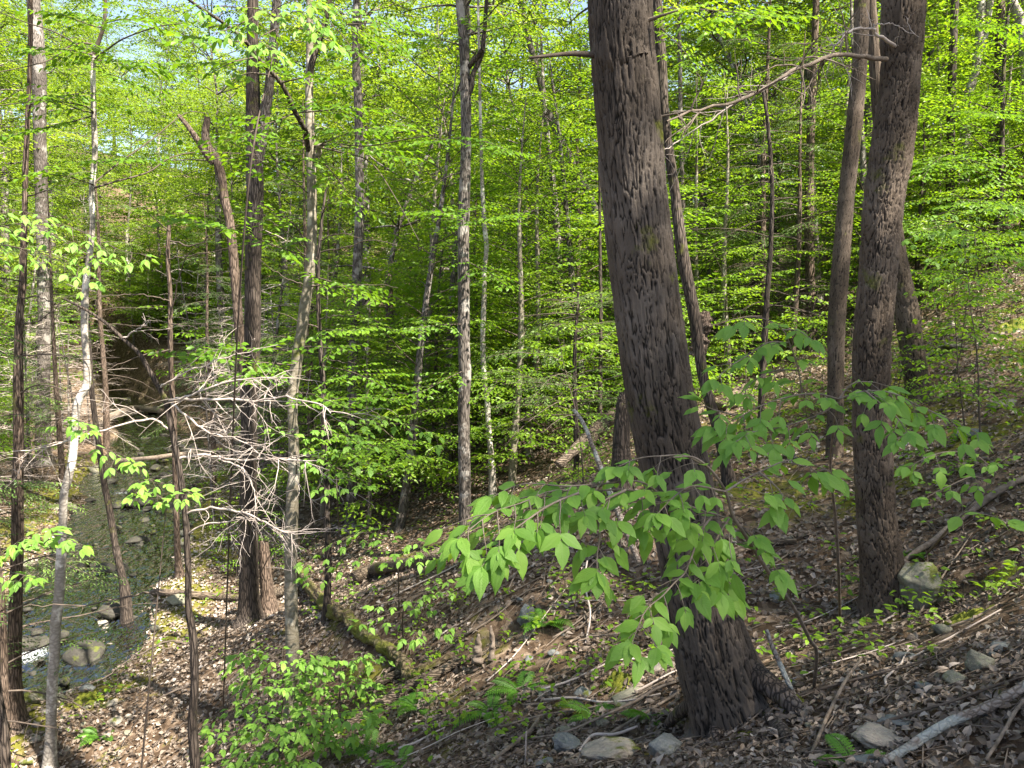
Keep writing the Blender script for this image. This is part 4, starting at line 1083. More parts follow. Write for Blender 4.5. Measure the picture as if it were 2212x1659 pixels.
def leafy_branch(root, loc, wood, pts, d0, d1, r, size=.10, every=.085, side=.22, r0=.004, meshes=LEAVES, clusters=(2, 4), face=.5, down=.08, count=None):
    """A branch followed by leaves at its nodes: short side twigs each ending in a fan of leaflets."""
    P = np.array([at(p[0], p[1], d0 + (d1 - d0) * k / (len(pts) - 1)) for k, p in enumerate(pts)])
    Q = catmull(P, 30); tube(wood, local(loc, Q), np.linspace(r0, .0012, 30), 6)
    seg = np.linalg.norm(np.diff(Q, axis=0), axis=1); cum = np.r_[0, np.cumsum(seg)]
    s = every * .6; sg = 1
    tocam = lambda p: unit(-p)
    made = 0
    while s < cum[-1] + 1e-6:
        k = min(max(np.searchsorted(cum, s) - 1, 0), len(seg) - 1)
        p = Q[k] + (Q[k + 1] - Q[k]) * ((s - cum[k]) / seg[k]); t = unit(Q[k + 1] - Q[k])
        up = np.array([0, 0, 1.0])
        sd_ = unit(np.cross(t, up)) * sg
        ln = side * r.uniform(.4, 1.1) * (1 - .45 * s / cum[-1])
        dd = unit(t * .8 + sd_ * 1.0 + np.array([0, 0, r.uniform(-.4, .15)]))
        TP = curve_from(p, dd, ln, 4, .6, .08, r)
        tube(wood, local(loc, TP), np.linspace(.0019, .0011, 5), 4)
        nl = int(r.integers(clusters[0], clusters[1] + 1))
        tt = unit(TP[-1] - TP[-2])
        for j in range(nl):
            fan = (j - (nl - 1) / 2) / max(1, (nl - 1) / 2) if nl > 1 else 0
            ax = unit(np.cross(tt, up)) 
            ld = unit(tt * (1.1 - .4 * abs(fan)) + ax * fan * 1.0 + np.array([0, 0, -down * r.uniform(.5, 1.5)]))
            nn = unit(up * .9 + tocam(p) * face + r.normal(0, .22, 3))
            put_leaf(root, loc, TP[-1] - tt * .02 * abs(fan), ld, nn, size * r.uniform(.62, 1.22) * (1 - .25 * abs(fan)), meshes, r); made += 1
        # one leaf straight off the branch
        if r.random() < .55:
            ld = unit(t * .5 - sd_ + np.array([0, 0, -down * r.uniform(.4, 1.2)]))
            put_leaf(root, loc, p, ld, unit(up * .9 + tocam(p) * face + r.normal(0, .22, 3)), size * r.uniform(.6, 1.0), meshes, r); made += 1
        s += every * r.uniform(.75, 1.25); sg = -sg
    # leaves at the very tip
    tt = unit(Q[-1] - Q[-2])
    for fan in (-.7, 0, .7):
        ax = unit(np.cross(tt, np.array([0, 0, 1.0])))
        put_leaf(root, loc, Q[-1], unit(tt + ax * fan + np.array([0, 0, -down])), unit(np.array([0, 0, .9]) + tocam(Q[-1]) * face + r.normal(0, .2, 3)), size * r.uniform(.8, 1.1), meshes, r)
    return made

# sapling in front of the huge tree
rl = np.random.default_rng(77)
b = hit(1757, 1490)
root = empty('leafy_sapling', b, 0, 'nearest sapling with large bright green oval leaves arching in front of the huge tree', 'sapling'); loc = np.array(b)
w = Acc()
stem = np.array([b - [0, 0, .05], at(1764, 1412, 4.0), at(1749, 1381, 3.8), at(1713, 1310, 3.35), at(1659, 1234, 2.95), at(1603, 1146, 2.65), at(1582, 1112, 2.6), at(1567, 1062, 2.55), at(1537, 1017, 2.5), at(1498, 988, 2.45), at(1453, 988, 2.4)])
Q = catmull(stem, 50); tube(w, local(loc, Q), np.linspace(.011, .0028, 50), 8)
leafy_branch(root, loc, w, [(1646, 1202), (1598, 1133), (1511, 1101), (1432, 1072), (1352, 1058), (1273, 1061), (1194, 1060), (1130, 1085), (1060, 1110), (990, 1165)], 2.75, 2.05, rl, size=.088, every=.031, side=.25)
leafy_branch(root, loc, w, [(1432, 1072), (1380, 1040), (1300, 1045), (1220, 1050), (1130, 1045), (1060, 1075)], 2.4, 2.25, rl, size=.09, every=.045, side=.16)
leafy_branch(root, loc, w, [(1250, 1065), (1190, 1090), (1130, 1130), (1080, 1170), (1040, 1225)], 2.2, 2.0, rl, size=.087, every=.040, side=.15)
leafy_branch(root, loc, w, [(1352, 1058), (1290, 1095), (1296, 1150), (1290, 1200), (1290, 1235)], 2.3, 2.15, rl, size=.087, every=.040, side=.14)
leafy_branch(root, loc, w, [(1537, 1117), (1511, 1152), (1498, 1191), (1480, 1236), (1458, 1258), (1429, 1289), (1397, 1316), (1379, 1353), (1365, 1390)], 2.6, 2.15, rl, size=.09, every=.038, side=.18)
leafy_branch(root, loc, w, [(1575, 1120), (1540, 1180), (1530, 1230), (1500, 1260)], 2.6, 2.4, rl, size=.087, every=.040, side=.16)
leafy_branch(root, loc, w, [(1582, 1150), (1575, 1200), (1560, 1250), (1590, 1290)], 2.6, 2.5, rl, size=.08, every=.08, side=.10)
leafy_branch(root, loc, w, [(1530, 1010), (1480, 985), (1430, 985), (1380, 990), (1330, 1010)], 2.5, 2.35, rl, size=.085, every=.05, side=.14)
leafy_branch(root, loc, w, [(1567, 1062), (1500, 1050), (1460, 1070), (1420, 1110)], 2.5, 2.3, rl, size=.087, every=.040, side=.16)
leafy_branch(root, loc, w, [(1567, 1062), (1610, 1035), (1650, 1015), (1700, 995), (1745, 1000), (1800, 1020)], 2.6, 2.9, rl, size=.10, every=.062, side=.18)
leafy_branch(root, loc, w, [(1640, 1020), (1665, 1040), (1690, 1070), (1680, 1100)], 2.7, 2.6, rl, size=.09, every=.08, side=.12)
obj('stem', w.mesh('stem', M['stick']), root)

b = hit(1815, 1345)
root = empty('leafy_sapling', b, 0, 'slender sapling whose flat layer of leaves crosses the scaly tree trunk', 'sapling'); loc = np.array(b)
w = Acc()
stem = np.array([b - [0, 0, .05], at(1812, 1240, 4.6), at(1805, 1121, 4.1), at(1794, 1019, 3.7), at(1800, 930, 3.4), at(1812, 860, 3.2)])
tube(w, local(loc, catmull(stem, 40)), np.linspace(.011, .003, 40), 8)
leafy_branch(root, loc, w, [(1812, 862), (1760, 850), (1700, 858), (1640, 878), (1590, 905), (1540, 925)], 3.2, 3.0, rl, size=.092, every=.048, side=.20)
leafy_branch(root, loc, w, [(1812, 862), (1870, 845), (1930, 850), (1990, 880), (2050, 905), (2110, 935)], 3.2, 2.9, rl, size=.092, every=.045, side=.21)
leafy_branch(root, loc, w, [(1810, 870), (1780, 890), (1730, 910), (1680, 925), (1620, 935), (1590, 955)], 3.2, 2.9, rl, size=.09, every=.055, side=.15)
leafy_branch(root, loc, w, [(1870, 845), (1900, 870), (1940, 905), (1960, 935)], 3.1, 2.9, rl, size=.087, every=.040, side=.16)
leafy_branch(root, loc, w, [(1812, 862), (1840, 830), (1880, 825), (1920, 835)], 3.2, 3.2, rl, size=.09, every=.07, side=.13)
leafy_branch(root, loc, w, [(1600, 900), (1560, 890), (1530, 880), (1515, 865)], 3.1, 3.0, rl, size=.085, every=.07, side=.09)
leafy_branch(root, loc, w, [(1733, 855), (1725, 800), (1705, 740), (1690, 712), (1660, 692), (1620, 685), (1585, 705)], 3.3, 3.2, rl, size=.095, every=.085, side=.13)
leafy_branch(root, loc, w, [(1705, 740), (1660, 740), (1620, 765), (1580, 790), (1545, 820)], 3.3, 3.1, rl, size=.09, every=.08, side=.12)
leafy_branch(root, loc, w, [(1690, 712), (1725, 715), (1755, 735)], 3.3, 3.2, rl, size=.085, every=.09, side=.08)
leafy_branch(root, loc, w, [(1725, 800), (1680, 800), (1640, 815), (1600, 850)], 3.3, 3.2, rl, size=.085, every=.09, side=.10)
obj('stem', w.mesh('stem', M['stick']), root)

b = hit(2000, 1190)
root = empty('leafy_sapling', b, 0, 'small leaved sapling spreading over the slope right of the scaly tree', 'sapling'); loc = np.array(b)
w = Acc()
tube(w, local(loc, catmull(np.array([b - [0, 0, .05], at(2060, 1130, 4.6), at(2130, 1060, 4.3), at(2160, 1000, 4.2)]), 30)), np.linspace(.010, .003, 30), 8)
leafy_branch(root, loc, w, [(2150, 1020), (2110, 985), (2060, 975), (2010, 985), (1960, 1010)], 4.2, 4.1, rl, size=.085, every=.075, side=.16, meshes=LEAVES_FAR)
leafy_branch(root, loc, w, [(2140, 1040), (2100, 1030), (2050, 1050), (2000, 1075)], 4.2, 4.1, rl, size=.08, every=.075, side=.16, meshes=LEAVES_FAR)
leafy_branch(root, loc, w, [(2160, 1000), (2190, 985), (2230, 990)], 4.2, 4.0, rl, size=.085, every=.08, side=.14, meshes=LEAVES_FAR)
leafy_branch(root, loc, w, [(2060, 1130), (2090, 1105), (2130, 1112), (2180, 1125)], 3.4, 3.2, rl, size=.10, every=.12, side=.10, clusters=(1, 2))
obj('stem', w.mesh('stem', M['stick']), root)

def spray_plant(name, label, cat, base, tips, d, r, size=.08, every=.07, side=.2, meshes=LEAVES_FAR, up=.0, leafpart=True, face=.12, r0=.006, down=.08, group=None):
    """Traced sapling: stem from a ground point to a fork, then the listed leafy branches (grid points)."""
    b = hit(*base[0]) if base[0][1] < 1700 else at(base[0][0], base[0][1], d)
    b = np.array(b); root = empty(name, b, 0, label, cat, group); w = Acc()
    pts = [b - [0, 0, .05]] + [at(q[0], q[1], d) for q in base[1:]]
    if len(pts) > 1: tube(w, local(b, catmull(np.array(pts), 24)), np.linspace(r0 * 1.5, r0 * .6, 24), 6)
    for t in tips:
        leafy_branch(root, b, w, t, d, d - .3, r, size=size, every=every, side=side, meshes=meshes, face=face, r0=r0 * .7, down=down)
    obj('stem', w.mesh('stem', M['twig_dark']), root)
    return root

rs = np.random.default_rng(123)
spray_plant('beech_sapling', 'bright sapling holding flat leaf layers low over the gully, left of the arching large leaves', 'sapling', [(862, 1330), (860, 1240), (850, 1180)],
            [[(850, 1180), (800, 1150), (740, 1165), (690, 1190), (650, 1215)], [(850, 1180), (880, 1165), (905, 1180), (925, 1210)], [(850, 1190), (780, 1195), (710, 1225), (650, 1250)], [(850, 1175), (830, 1150), (790, 1135)], [(855, 1205), (880, 1190), (900, 1200)]], 7.4, rs, size=.085, every=.08, side=.28)
spray_plant('beech_sapling', 'small bright sapling above the mossy crooked log', 'sapling', [(872, 1400), (870, 1330), (880, 1290)],
            [[(880, 1290), (840, 1300), (800, 1310)], [(880, 1290), (920, 1275), (960, 1265), (1000, 1270)], [(880, 1300), (930, 1310), (960, 1340), (970, 1370)], [(870, 1320), (830, 1330), (790, 1345), (770, 1340)], [(880, 1290), (930, 1255), (985, 1250)], [(900, 1300), (890, 1350), (905, 1380)]], 7.0, rs, size=.08, every=.08, side=.22)
spray_plant('beech_sapling', 'yellow green sunlit sapling spray right of the smooth beech at mid height', 'sapling', [(735, 1215), (730, 1100), (725, 1010)],
            [[(725, 1010), (690, 985), (670, 1000)], [(725, 1010), (770, 1000), (810, 1002)], [(725, 1000), (690, 1040), (710, 1060)], [(728, 1030), (760, 1040), (800, 1050)], [(725, 1000), (750, 960), (790, 955)]], 7.6, rs, size=.085, every=.07, side=.22)
spray_plant('beech_sapling', 'long low branch of leaves reaching right across the dark gully', 'sapling', [(640, 1120), (640, 1020), (640, 950)],
            [[(640, 950), (700, 925), (770, 915), (840, 915), (900, 920), (950, 945)], [(700, 925), (740, 940), (790, 935)], [(640, 950), (620, 925), (570, 920)], [(650, 940), (720, 905), (790, 895), (850, 905)]], 7.8, rs, size=.085, every=.07, side=.26)
spray_plant('leafy_sapling', 'dark green broad leaves hanging in a layer at the left edge above the brook', 'sapling', [(-220, 1500), (-160, 900), (-120, 560)],
            [[(-100, 520), (0, 490), (90, 480), (180, 500), (260, 540), (320, 550)], [(-100, 540), (0, 530), (80, 545), (160, 570), (200, 610)], [(-100, 520), (-30, 455), (40, 455), (110, 470)], [(60, 480), (120, 510), (180, 545), (240, 560)]], 5.2, rs, size=.068, every=.06, side=.24, meshes=LEAVES, face=.2, down=.15)
spray_plant('leafy_sapling', 'bright layered sapling on the upper right bank beyond the leaning trunk', 'sapling', [(2120, 640), (2110, 560), (2105, 500)],
            [[(2105, 500), (2050, 490), (1990, 500), (1960, 520)], [(2105, 500), (2160, 480), (2212, 490)], [(2108, 540), (2060, 545), (2010, 560)], [(2108, 540), (2160, 540), (2215, 555)], [(2105, 470), (2060, 455), (2020, 465)], [(2110, 580), (2070, 590), (2030, 600)], [(2105, 470), (2150, 440), (2200, 445)], [(2110, 590), (2150, 600), (2190, 590)]], 9.5, rs, size=.10, every=.075, side=.32)
spray_plant('leafy_sapling', 'low sprig of sunlit leaves beside the white sunlit trunk foot', 'sapling', [(-60, 1640), (-40, 1400), (0, 1260)],
            [[(0, 1200), (60, 1165), (110, 1155), (150, 1165), (180, 1185)], [(0, 1230), (40, 1240), (80, 1250)], [(0, 1200), (70, 1150), (120, 1140)]], 5.0, rs, size=.085, every=.08, side=.14, meshes=LEAVES, face=.25, down=.22)
spray_plant('leafy_sapling', 'sprigs of sunlit leaves in the middle of the brook view', 'sapling', [(300, 1700), (330, 1400), (360, 1090)],
            [[(360, 1080), (310, 1060), (280, 1075)], [(360, 1080), (390, 1060), (420, 1065)], [(350, 1060), (330, 1035), (300, 1045)], [(200, 960), (240, 975), (270, 995), (295, 1000)], [(120, 905), (160, 905), (200, 930)]], 5.6, rs, size=.082, every=.06, side=.16, meshes=LEAVES, face=.25, down=.22)
spray_plant('leafy_sapling', 'upper left hanging beech sprays bright against the sky', 'sapling', [(480, 1580), (520, 600), (600, 60)],
            [[(600, 40), (560, 20), (500, 15), (430, 10)], [(600, 40), (640, 25), (680, 35), (700, 60)], [(600, 60), (560, 85), (600, 110)], [(640, 60), (690, 70), (720, 90)], [(590, 20), (640, 0), (690, 5)], [(560, 30), (500, 60), (450, 75)]], 5.2, rs, size=.085, every=.06, side=.2, meshes=LEAVES, face=.25, down=.22)

# ------------------------------------------------------------------ leaves borne by the beech and other traced trees
def tree_sprays(key, items, leaf=.08, mat='leaf_near', seed=0, lf=1.0):
    root, loc, Q, d = TRACED[key]; r = np.random.default_rng(seed); w = Acc(); L = []
    for (p0, p1, dd0, dd1, ln) in items:
        a = at(p0[0], p0[1], dd0); b = at(p1[0], p1[1], dd1)
        spray(w, L, local(loc, a), b - a, np.linalg.norm(b - a) * ln, .008, r, leaf=leaf, droop=.12, gap=.12, twig=.5, lf=lf, wob=.04)
    fo = Acc(); put_leaves(fo, L, r, .55, q6=True, lo=.2, hi=1)
    obj('branches', w.mesh('branches', M['twig_dark']), root)['kind'] = 'stuff'
    obj('foliage', fo.mesh('foliage', M[mat], smooth=False), root)['kind'] = 'stuff'
tree_sprays('T8', [((676, 320), (860, 260), 8, 7, 1), ((676, 310), (900, 300), 8, 7.4, 1), ((676, 330), (800, 420), 8, 7.4, 1), ((668, 545), (540, 420), 8, 7.2, 1), ((668, 560), (380, 430), 8, 6.6, 1), ((668, 420), (500, 250), 8, 6.6, 1),
                   ((640, 760), (420, 740), 8, 6.9, 1), ((640, 790), (360, 760), 8, 6.6, .9), ((638, 800), (520, 800), 8, 7.0, 1), ((645, 750), (760, 740), 8, 7.4, 1), ((635, 850), (760, 840), 8, 7.2, 1), ((665, 620), (800, 590), 8, 7.4, 1),
                   ((554, 123), (430, 120), 7, 6, 1), ((607, 179), (720, 160), 7.4, 6.6, 1), ((500, 70), (560, 40), 6.6, 6, 1), ((690, 60), (860, 30), 8, 7, 1), ((700, 40), (800, 110), 8, 7, 1), ((531, 90), (380, 60), 6.8, 6, 1), ((640, 243), (800, 220), 7.6, 6.8, 1), ((640, 243), (500, 300), 7.6, 6.8, 1)], seed=801, leaf=.085)
tree_sprays('T10', [((202, 118), (40, 90), 8.5, 7.4, 1), ((202, 130), (330, 130), 8.5, 7.4, 1), ((202, 150), (300, 180), 8.5, 7.6, 1), ((203, 245), (60, 200), 8.5, 7.4, 1), ((203, 200), (90, 170), 8.5, 7.4, 1), ((203, 400), (60, 360), 8.5, 7.4, 1), ((203, 350), (290, 350), 8.5, 7.6, 1), ((225, 50), (330, 20), 8.5, 7.4, 1), ((220, 60), (100, 10), 8.5, 7.4, 1), ((200, 250), (20, 300), 8.5, 7.4, 1)], seed=802, leaf=.075)
tree_sprays('T16', [((690, 714), (800, 700), 9.6, 8.8, 1), ((695, 791), (860, 800), 9.6, 8.4, 1), ((699, 865), (860, 850), 9.6, 8.6, 1), ((702, 980), (860, 960), 9.6, 8.6, 1), ((702, 940), (900, 960), 9.6, 8.2, 1), ((688, 600), (800, 640), 9.6, 8.8, 1), ((702, 1000), (820, 1060), 9.6, 9, 1)], seed=803, leaf=.08)
tree_sprays('T18', [((1003, 480), (880, 450), 12, 10.5, 1), ((1003, 480), (1110, 470), 12, 10.8, 1), ((1003, 700), (880, 690), 12, 10.8, 1), ((1003, 800), (900, 830), 12, 10.8, 1), ((1005, 300), (900, 290), 12, 10.8, 1), ((1005, 300), (1120, 300), 12, 10.8, 1), ((1003, 560), (1100, 600), 12, 11, 1), ((1003, 100), (900, 60), 12, 11, 1), ((1003, 60), (1120, 40), 12, 11, 1)], seed=804, leaf=.09)
tree_sprays('T23', [((2055, 333), (1990, 320), 15, 13, 1), ((2055, 333), (2180, 360), 15, 13, 1), ((2055, 240), (2190, 240), 15, 13, 1), ((2056, 420), (2200, 450), 15, 12, 1), ((2056, 480), (1990, 500), 15, 13, 1), ((2056, 500), (2200, 540), 14, 11.5, 1), ((2060, 60), (2180, 60), 15, 13, 1)], seed=805, leaf=.09)
tree_sprays('T5', [((1425, 60), (1560, 40), 9.2, 7.6, 1), ((1425, 60), (1480, 130), 9.2, 8, 1), ((1430, 20), (1700, 0), 9.2, 7.4, 1)], seed=806, leaf=.085)

# ------------------------------------------------------------------ shrub at the bottom left of centre
rb = np.random.default_rng(500)
def layered(label, x0, x1, y1, d, n, seed, size=.085, reach=120):
    r = np.random.default_rng(seed); tips = []
    b = np.array(at(x0, 1659, d)); b[2] = gz(b[0], b[1]); by = grid_of(b)[1]
    root = empty('leafy_shrub', b, 0, label, 'shrub', 'shrubs crowding the bottom left of centre'); w = Acc()
    top = at(x1, y1, d); st = catmull(np.array([b - [0, 0, .05], (b + top) / 2 + [r.normal(0, .04), r.normal(0, .04), 0], top]), 24)
    tube(w, local(b, st), np.linspace(.009, .0035, 24), 6)
    for k in range(n):
        f = .30 + .70 * (k + .8) / n; p = st[min(23, int(f * 23))]; gx, gy = grid_of(p)
        sg = 1 if k % 2 else -1; ln = reach * r.uniform(.55, 1.1) * (1.1 - .35 * f); dz = r.uniform(-.35, .35)
        leafy_branch(root, b, w, [(gx, gy), (gx + sg * ln * .5, gy - ln * r.uniform(.05, .2)), (gx + sg * ln, gy + ln * r.uniform(-.12, .15))], p[1], p[1] + dz, r, size=size, every=.062, side=.20, meshes=LEAVES_FAR, face=.12, r0=.003, down=.06, clusters=(2, 3))
    obj('stem', w.mesh('stem', M['twig_dark']), root)
layered('leafy shrub in front of the beech foot, its top leaves bright in the sun', 600, 610, 1395, 6.9, 13, 1)
layered('leafy shrub rising close right of the beech foot beside the mossy log', 730, 740, 1410, 7.3, 12, 2)
layered('low leafy shrub at the bottom edge close right of the dead sapling foot', 500, 505, 1540, 6.6, 9, 3)
layered('leafy shrub at the bottom edge reaching towards the decayed log', 720, 715, 1525, 6.2, 10, 4)
layered('leafy shrub at the bottom edge directly below the beech foot', 620, 610, 1540, 6.1, 10, 5)
layered('sunlit shrub standing left of the beech, just behind the thicket', 560, 575, 1440, 7.9, 9, 6)

# ------------------------------------------------------------------ stones
def rock_mesh(seed, mat, planes=14, sub=3, rough=.08, lo=.66):
    r = np.random.default_rng(seed)
    import bmesh
    bm = bmesh.new(); bmesh.ops.create_icosphere(bm, subdivisions=sub, radius=1)
    V = np.array([v.co[:] for v in bm.verts]); F = [[v.index for v in f.verts] for f in bm.faces]; bm.free()
    D = unit(V); Np = unit(r.normal(0, 1, (planes, 3))); dist = r.uniform(lo, 1.0, planes)
    dots = np.maximum(D @ Np.T, 1e-3); rad = np.min(np.where(D @ Np.T > .05, dist / dots, 9), axis=1); rad = np.minimum(rad, 1.15)
    rad = rad * (1 + rough * fbm(D[:, 0] * 2.3 + seed, D[:, 1] * 2.3, D[:, 2] * 2.3, octaves=3, seed=seed))
    acc = Acc(); acc.add(D * rad[:, None], None, F)
    me = acc.mesh('stone', M[mat], smooth=True)
    return me
ROCKS = {k: [rock_mesh(100 + i * 7 + j, k) for i in range(4)] for j, k in enumerate(('rock_blue', 'rock_green', 'rock_pale', 'rock_wet'))}
def stone(name, px, py, wpx, hpx, mat, label, sink=.42, rz=None, cat='rock', group=None, depth=.8, tilt=.2, k=None, uniq=None):
    p = hit(px, py + hpx * .35); d = p[1]
    sx = wpx * .5 / FV * d; sz = hpx * .5 / FV * d
    r = np.random.default_rng(int(px * 7 + py))
    me = rock_mesh(uniq, mat, sub=5, rough=.10, planes=18, lo=.74) if uniq else ROCKS[mat][int(r.integers(4)) if k is None else k]
    o = obj(name, me); o.scale = (sx, sx * depth, sz)
    o.location = (p[0], p[1] + sx * depth * .3, p[2] + sz * (1 - 2 * sink))
    o.rotation_euler = (r.normal(0, tilt), r.normal(0, tilt), r.uniform(-.5, .5) if rz is None else rz)
    tag(o, label, cat, group); return o
stone('boulder', 1990, 1272, 102, 112, 'rock_green', 'rounded greenish boulder leaning against the foot of the scaly tree', sink=.12, uniq=901, tilt=.1)
stone('rock', 2114, 1440, 64, 58, 'rock_green', 'squarish pale green stone standing up among dead leaves at the lower right', sink=.1, uniq=902)
stone('rock', 2165, 1394, 62, 28, 'rock_blue', 'flat dark stone just behind the squarish pale green one')
stone('flat_rock', 1936, 1566, 70, 22, 'rock_blue', 'thin blue grey slab lying on the larger slab at the bottom right', sink=.2, uniq=903, tilt=.1)
stone('flat_rock', 1902, 1600, 125, 48, 'rock_pale', 'broad pinkish grey slab at the bottom right, half lit', sink=.3, uniq=904, tilt=.1)
stone('flat_rock', 1872, 1650, 70, 26, 'rock_blue', 'slab cut by the bottom edge beneath the broad pinkish slab', sink=.3)
stone('rock', 2126, 1553, 55, 26, 'rock_blue', 'dark stone just above the lichen covered branch')
stone('rock', 2058, 1573, 38, 24, 'rock_blue', 'small blue stone left of the lichen covered branch')
stone('rock', 1440, 1620, 86, 62, 'rock_blue', 'smooth blue grey stone below the huge tree at the bottom edge', sink=.2, uniq=905, tilt=.12)
stone('rock', 1226, 1610, 70, 44, 'rock_blue', 'blue grey stone at the bottom centre crossed by a long stick', sink=.2, uniq=906, tilt=.12)
stone('rock', 1178, 1653, 46, 22, 'rock_blue', 'rounded stone at the very bottom edge left of centre', sink=.3)
stone('rock', 1218, 1578, 38, 26, 'rock_green', 'mossy stone above the blue grey stone at bottom centre')
stone('rock', 1136, 1338, 36, 50, 'rock_blue', 'upright pointed grey stone on the slope left of the huge tree', sink=.1, uniq=907)
stone('rock', 1268, 1533, 36, 26, 'rock_blue', 'small stone between the fern and the moss cushion')
stone('flat_rock', 1362, 1508, 90, 26, 'rock_green', 'layered mossy slab left of the huge tree foot', uniq=908, tilt=.1)
stone('rock', 1259, 1498, 44, 28, 'rock_blue', 'grey stone left of the moss cushion')
stone('flat_rock', 1183, 1494, 56, 20, 'rock_green', 'low flat stone left of the moss cushion near the big fern')
stone('rock', 1420, 1440, 60, 28, 'rock_pale', 'pale stone with a sun spot touching the left side of the huge tree')
stone('rock', 1300, 1560, 40, 20, 'rock_green', 'mossy stone under the low fern fronds')
stone('rock', 1400, 1545, 44, 22, 'rock_green', 'mossy stone in front of the huge tree root')
stone('flat_rock', 1330, 1630, 130, 46, 'rock_pale', 'long dirt covered slab at the bottom centre', sink=.4, uniq=909, tilt=.08)
stone('rock', 1960, 1420, 46, 22, 'rock_blue', 'grey stone in the leaf litter below the boulder')
stone('rock', 2040, 1360, 60, 26, 'rock_green', 'mossy stone in front of the greenish boulder')
stone('rock', 2080, 1475, 76, 22, 'rock_green', 'mossy flat stone beneath the squarish pale green one')
stone('rock', 2003, 1490, 50, 20, 'rock_blue', 'flat grey stone left of the squarish pale green one')
stone('rock', 2056, 700, 24, 22, 'rock_pale', 'small grey boulder high on the right slope')
stone('rock', 2060, 745, 70, 26, 'rock_green', 'low mossy boulder on the slope right of the leaning trunk')
stone('rock', 2170, 870, 60, 22, 'rock_green', 'mossy hump on the upper right slope')
stone('rock', 2100, 935, 60, 24, 'rock_blue', 'flat grey stone behind the leaf layer on the right')
stone('rock', 1950, 960, 36, 20, 'rock_blue', 'dark stone right of the scaly trunk at mid height')
stone('rock', 1680, 1290, 50, 16, 'rock_blue', 'flat stone right of the huge tree')
stone('rock', 1880, 1150, 36, 16, 'rock_pale', 'small pale stone left of the scaly trunk')
stone('rock', 218, 1357, 30, 26, 'rock_pale', 'round whitish stone on the near brook bank', sink=.1)
stone('rock', 68, 1507, 52, 36, 'rock_green', 'mossy rounded stone between the two left trunks', sink=.15, uniq=911)
stone('rock', 120, 1510, 40, 22, 'rock_green', 'mossy stone behind the white trunk foot')
stone('rock', 240, 1520, 34, 18, 'rock_pale', 'pale stone on the sunlit bank')
stone('rock', 245, 1560, 40, 18, 'rock_pale', 'pale flat stone beside the trunk shadow on the bank')
stone('rock', 75, 1595, 26, 18, 'rock_pale', 'small white stone near the left trunk feet')
stone('rock', 60, 1648, 40, 22, 'rock_pale', 'pale stone at the lower left edge')
stone('rock', 185, 1485, 34, 18, 'rock_blue', 'grey stone on the moss of the near bank')
for k in range(26):   # stones on the sunlit bank
    px = rb.uniform(60, 400); py = rb.uniform(1480, 1650)
    stone('bank_stone', px, py, rb.uniform(10, 24), rb.uniform(6, 12), ['rock_pale', 'rock_pale', 'rock_green'][k % 3], 'small pale stone among dead leaves on the sunlit bank', group='small stones on the sunlit bank', cat='stone')
# stones in and along the brook
bs = catmull(brook, 300)
made = 0; k = 0
while made < 120 and k < 1800:
    k += 1
    i = int(rb.integers(70, 270)); T_ = unit((bs[min(i + 2, 299)] - bs[i - 2])[:2]); off = rb.normal(0, .95)
    x, y = bs[i, 0] + T_[1] * off, bs[i, 1] - T_[0] * off
    gx, gy = grid_of((x, y, bs[i, 2]))
    if not (0 < gx < 480 and gy < 1659): continue
    s = .07 + .26 * rb.random() ** 2.2; s *= (1.25 if abs(off) > .9 else .8)
    o = obj('brook_stone', ROCKS['rock_wet' if abs(off) < 1.25 else 'rock_green'][int(rb.integers(4))])
    o.scale = (s, s * rb.uniform(.6, 1), s * rb.uniform(.35, .6)); o.location = (x, y, bs[i, 2] + rb.uniform(-.02, .06) + max(0, abs(off) - 1.1) * .12); o.rotation_euler = (rb.normal(0, .15), rb.normal(0, .15), rb.uniform(0, 6.28))
    tag(o, 'dark wet stone breaking the surface of the brook' if abs(off) < 1.3 else 'mossy stone at the edge of the brook', 'stone', 'stones in the brook' if abs(off) < 1.3 else 'stones along the brook edge')
    made += 1
# scattered stones on the near slope
made = 0
while made < 70:
    px = rb.uniform(1020, 2200); py = rb.uniform(1060, 1655)
    if 1440 < px < 1690 and py > 1200: continue
    w_ = rb.uniform(12, 34) * (.5 + .5 * (py - 1000) / 650)
    stone('slope_stone', px, py, w_, w_ * rb.uniform(.4, .7), ['rock_blue', 'rock_green', 'rock_blue', 'rock_pale'][made % 4], 'small stone half buried in the leaf litter of the slope', group='small stones scattered on the slope', cat='stone', k=made % 4)
    made += 1

# moss cushions
def moss(px, py, wpx, hpx, label):
    p = hit(px, py + hpx * .3); d = p[1]; sx = wpx * .5 / FV * d; sz = hpx * .5 / FV * d
    r = np.random.default_rng(int(px + py)); g = np.linspace(-1, 1, 40); X, Y = np.meshgrid(g, g)
    rr_ = np.sqrt(X ** 2 + Y ** 2) * (1 + .25 * vnoise(X * 2 + px, Y * 2)); keep = np.clip(1 - rr_ ** 2, -.3, 1)
    Z = keep * (.8 + .3 * fbm(X * 6 + px, Y * 6, octaves=3)) ; n = 40
    i = np.arange(n - 1)[:, None] * n; j = np.arange(n - 1)[None]
    q = np.stack([i + j, i + j + 1, i + n + j + 1, i + n + j], -1).reshape(-1, 4)
    fine = r.normal(0, .035, Z.shape)
    V = np.stack([X, Y, Z + fine], -1).reshape(-1, 3) * [sx, sx * .8, sz * 1.6]
    gx, gy = p[0] + V[:, 0], p[1] + V[:, 1]
    V[:, 2] += ground(gx, gy) - p[2] - .01
    acc = Acc(); acc.add(V, q)
    o = obj('moss_cushion', acc.mesh('moss_cushion', M['moss'])); o.location = p; tag(o, label, 'moss')
moss(1331, 1472, 84, 46, 'bright green moss cushion on the ground left of the huge tree')
moss(1180, 1645, 44, 26, 'moss patch on the side of the bottom centre stone')
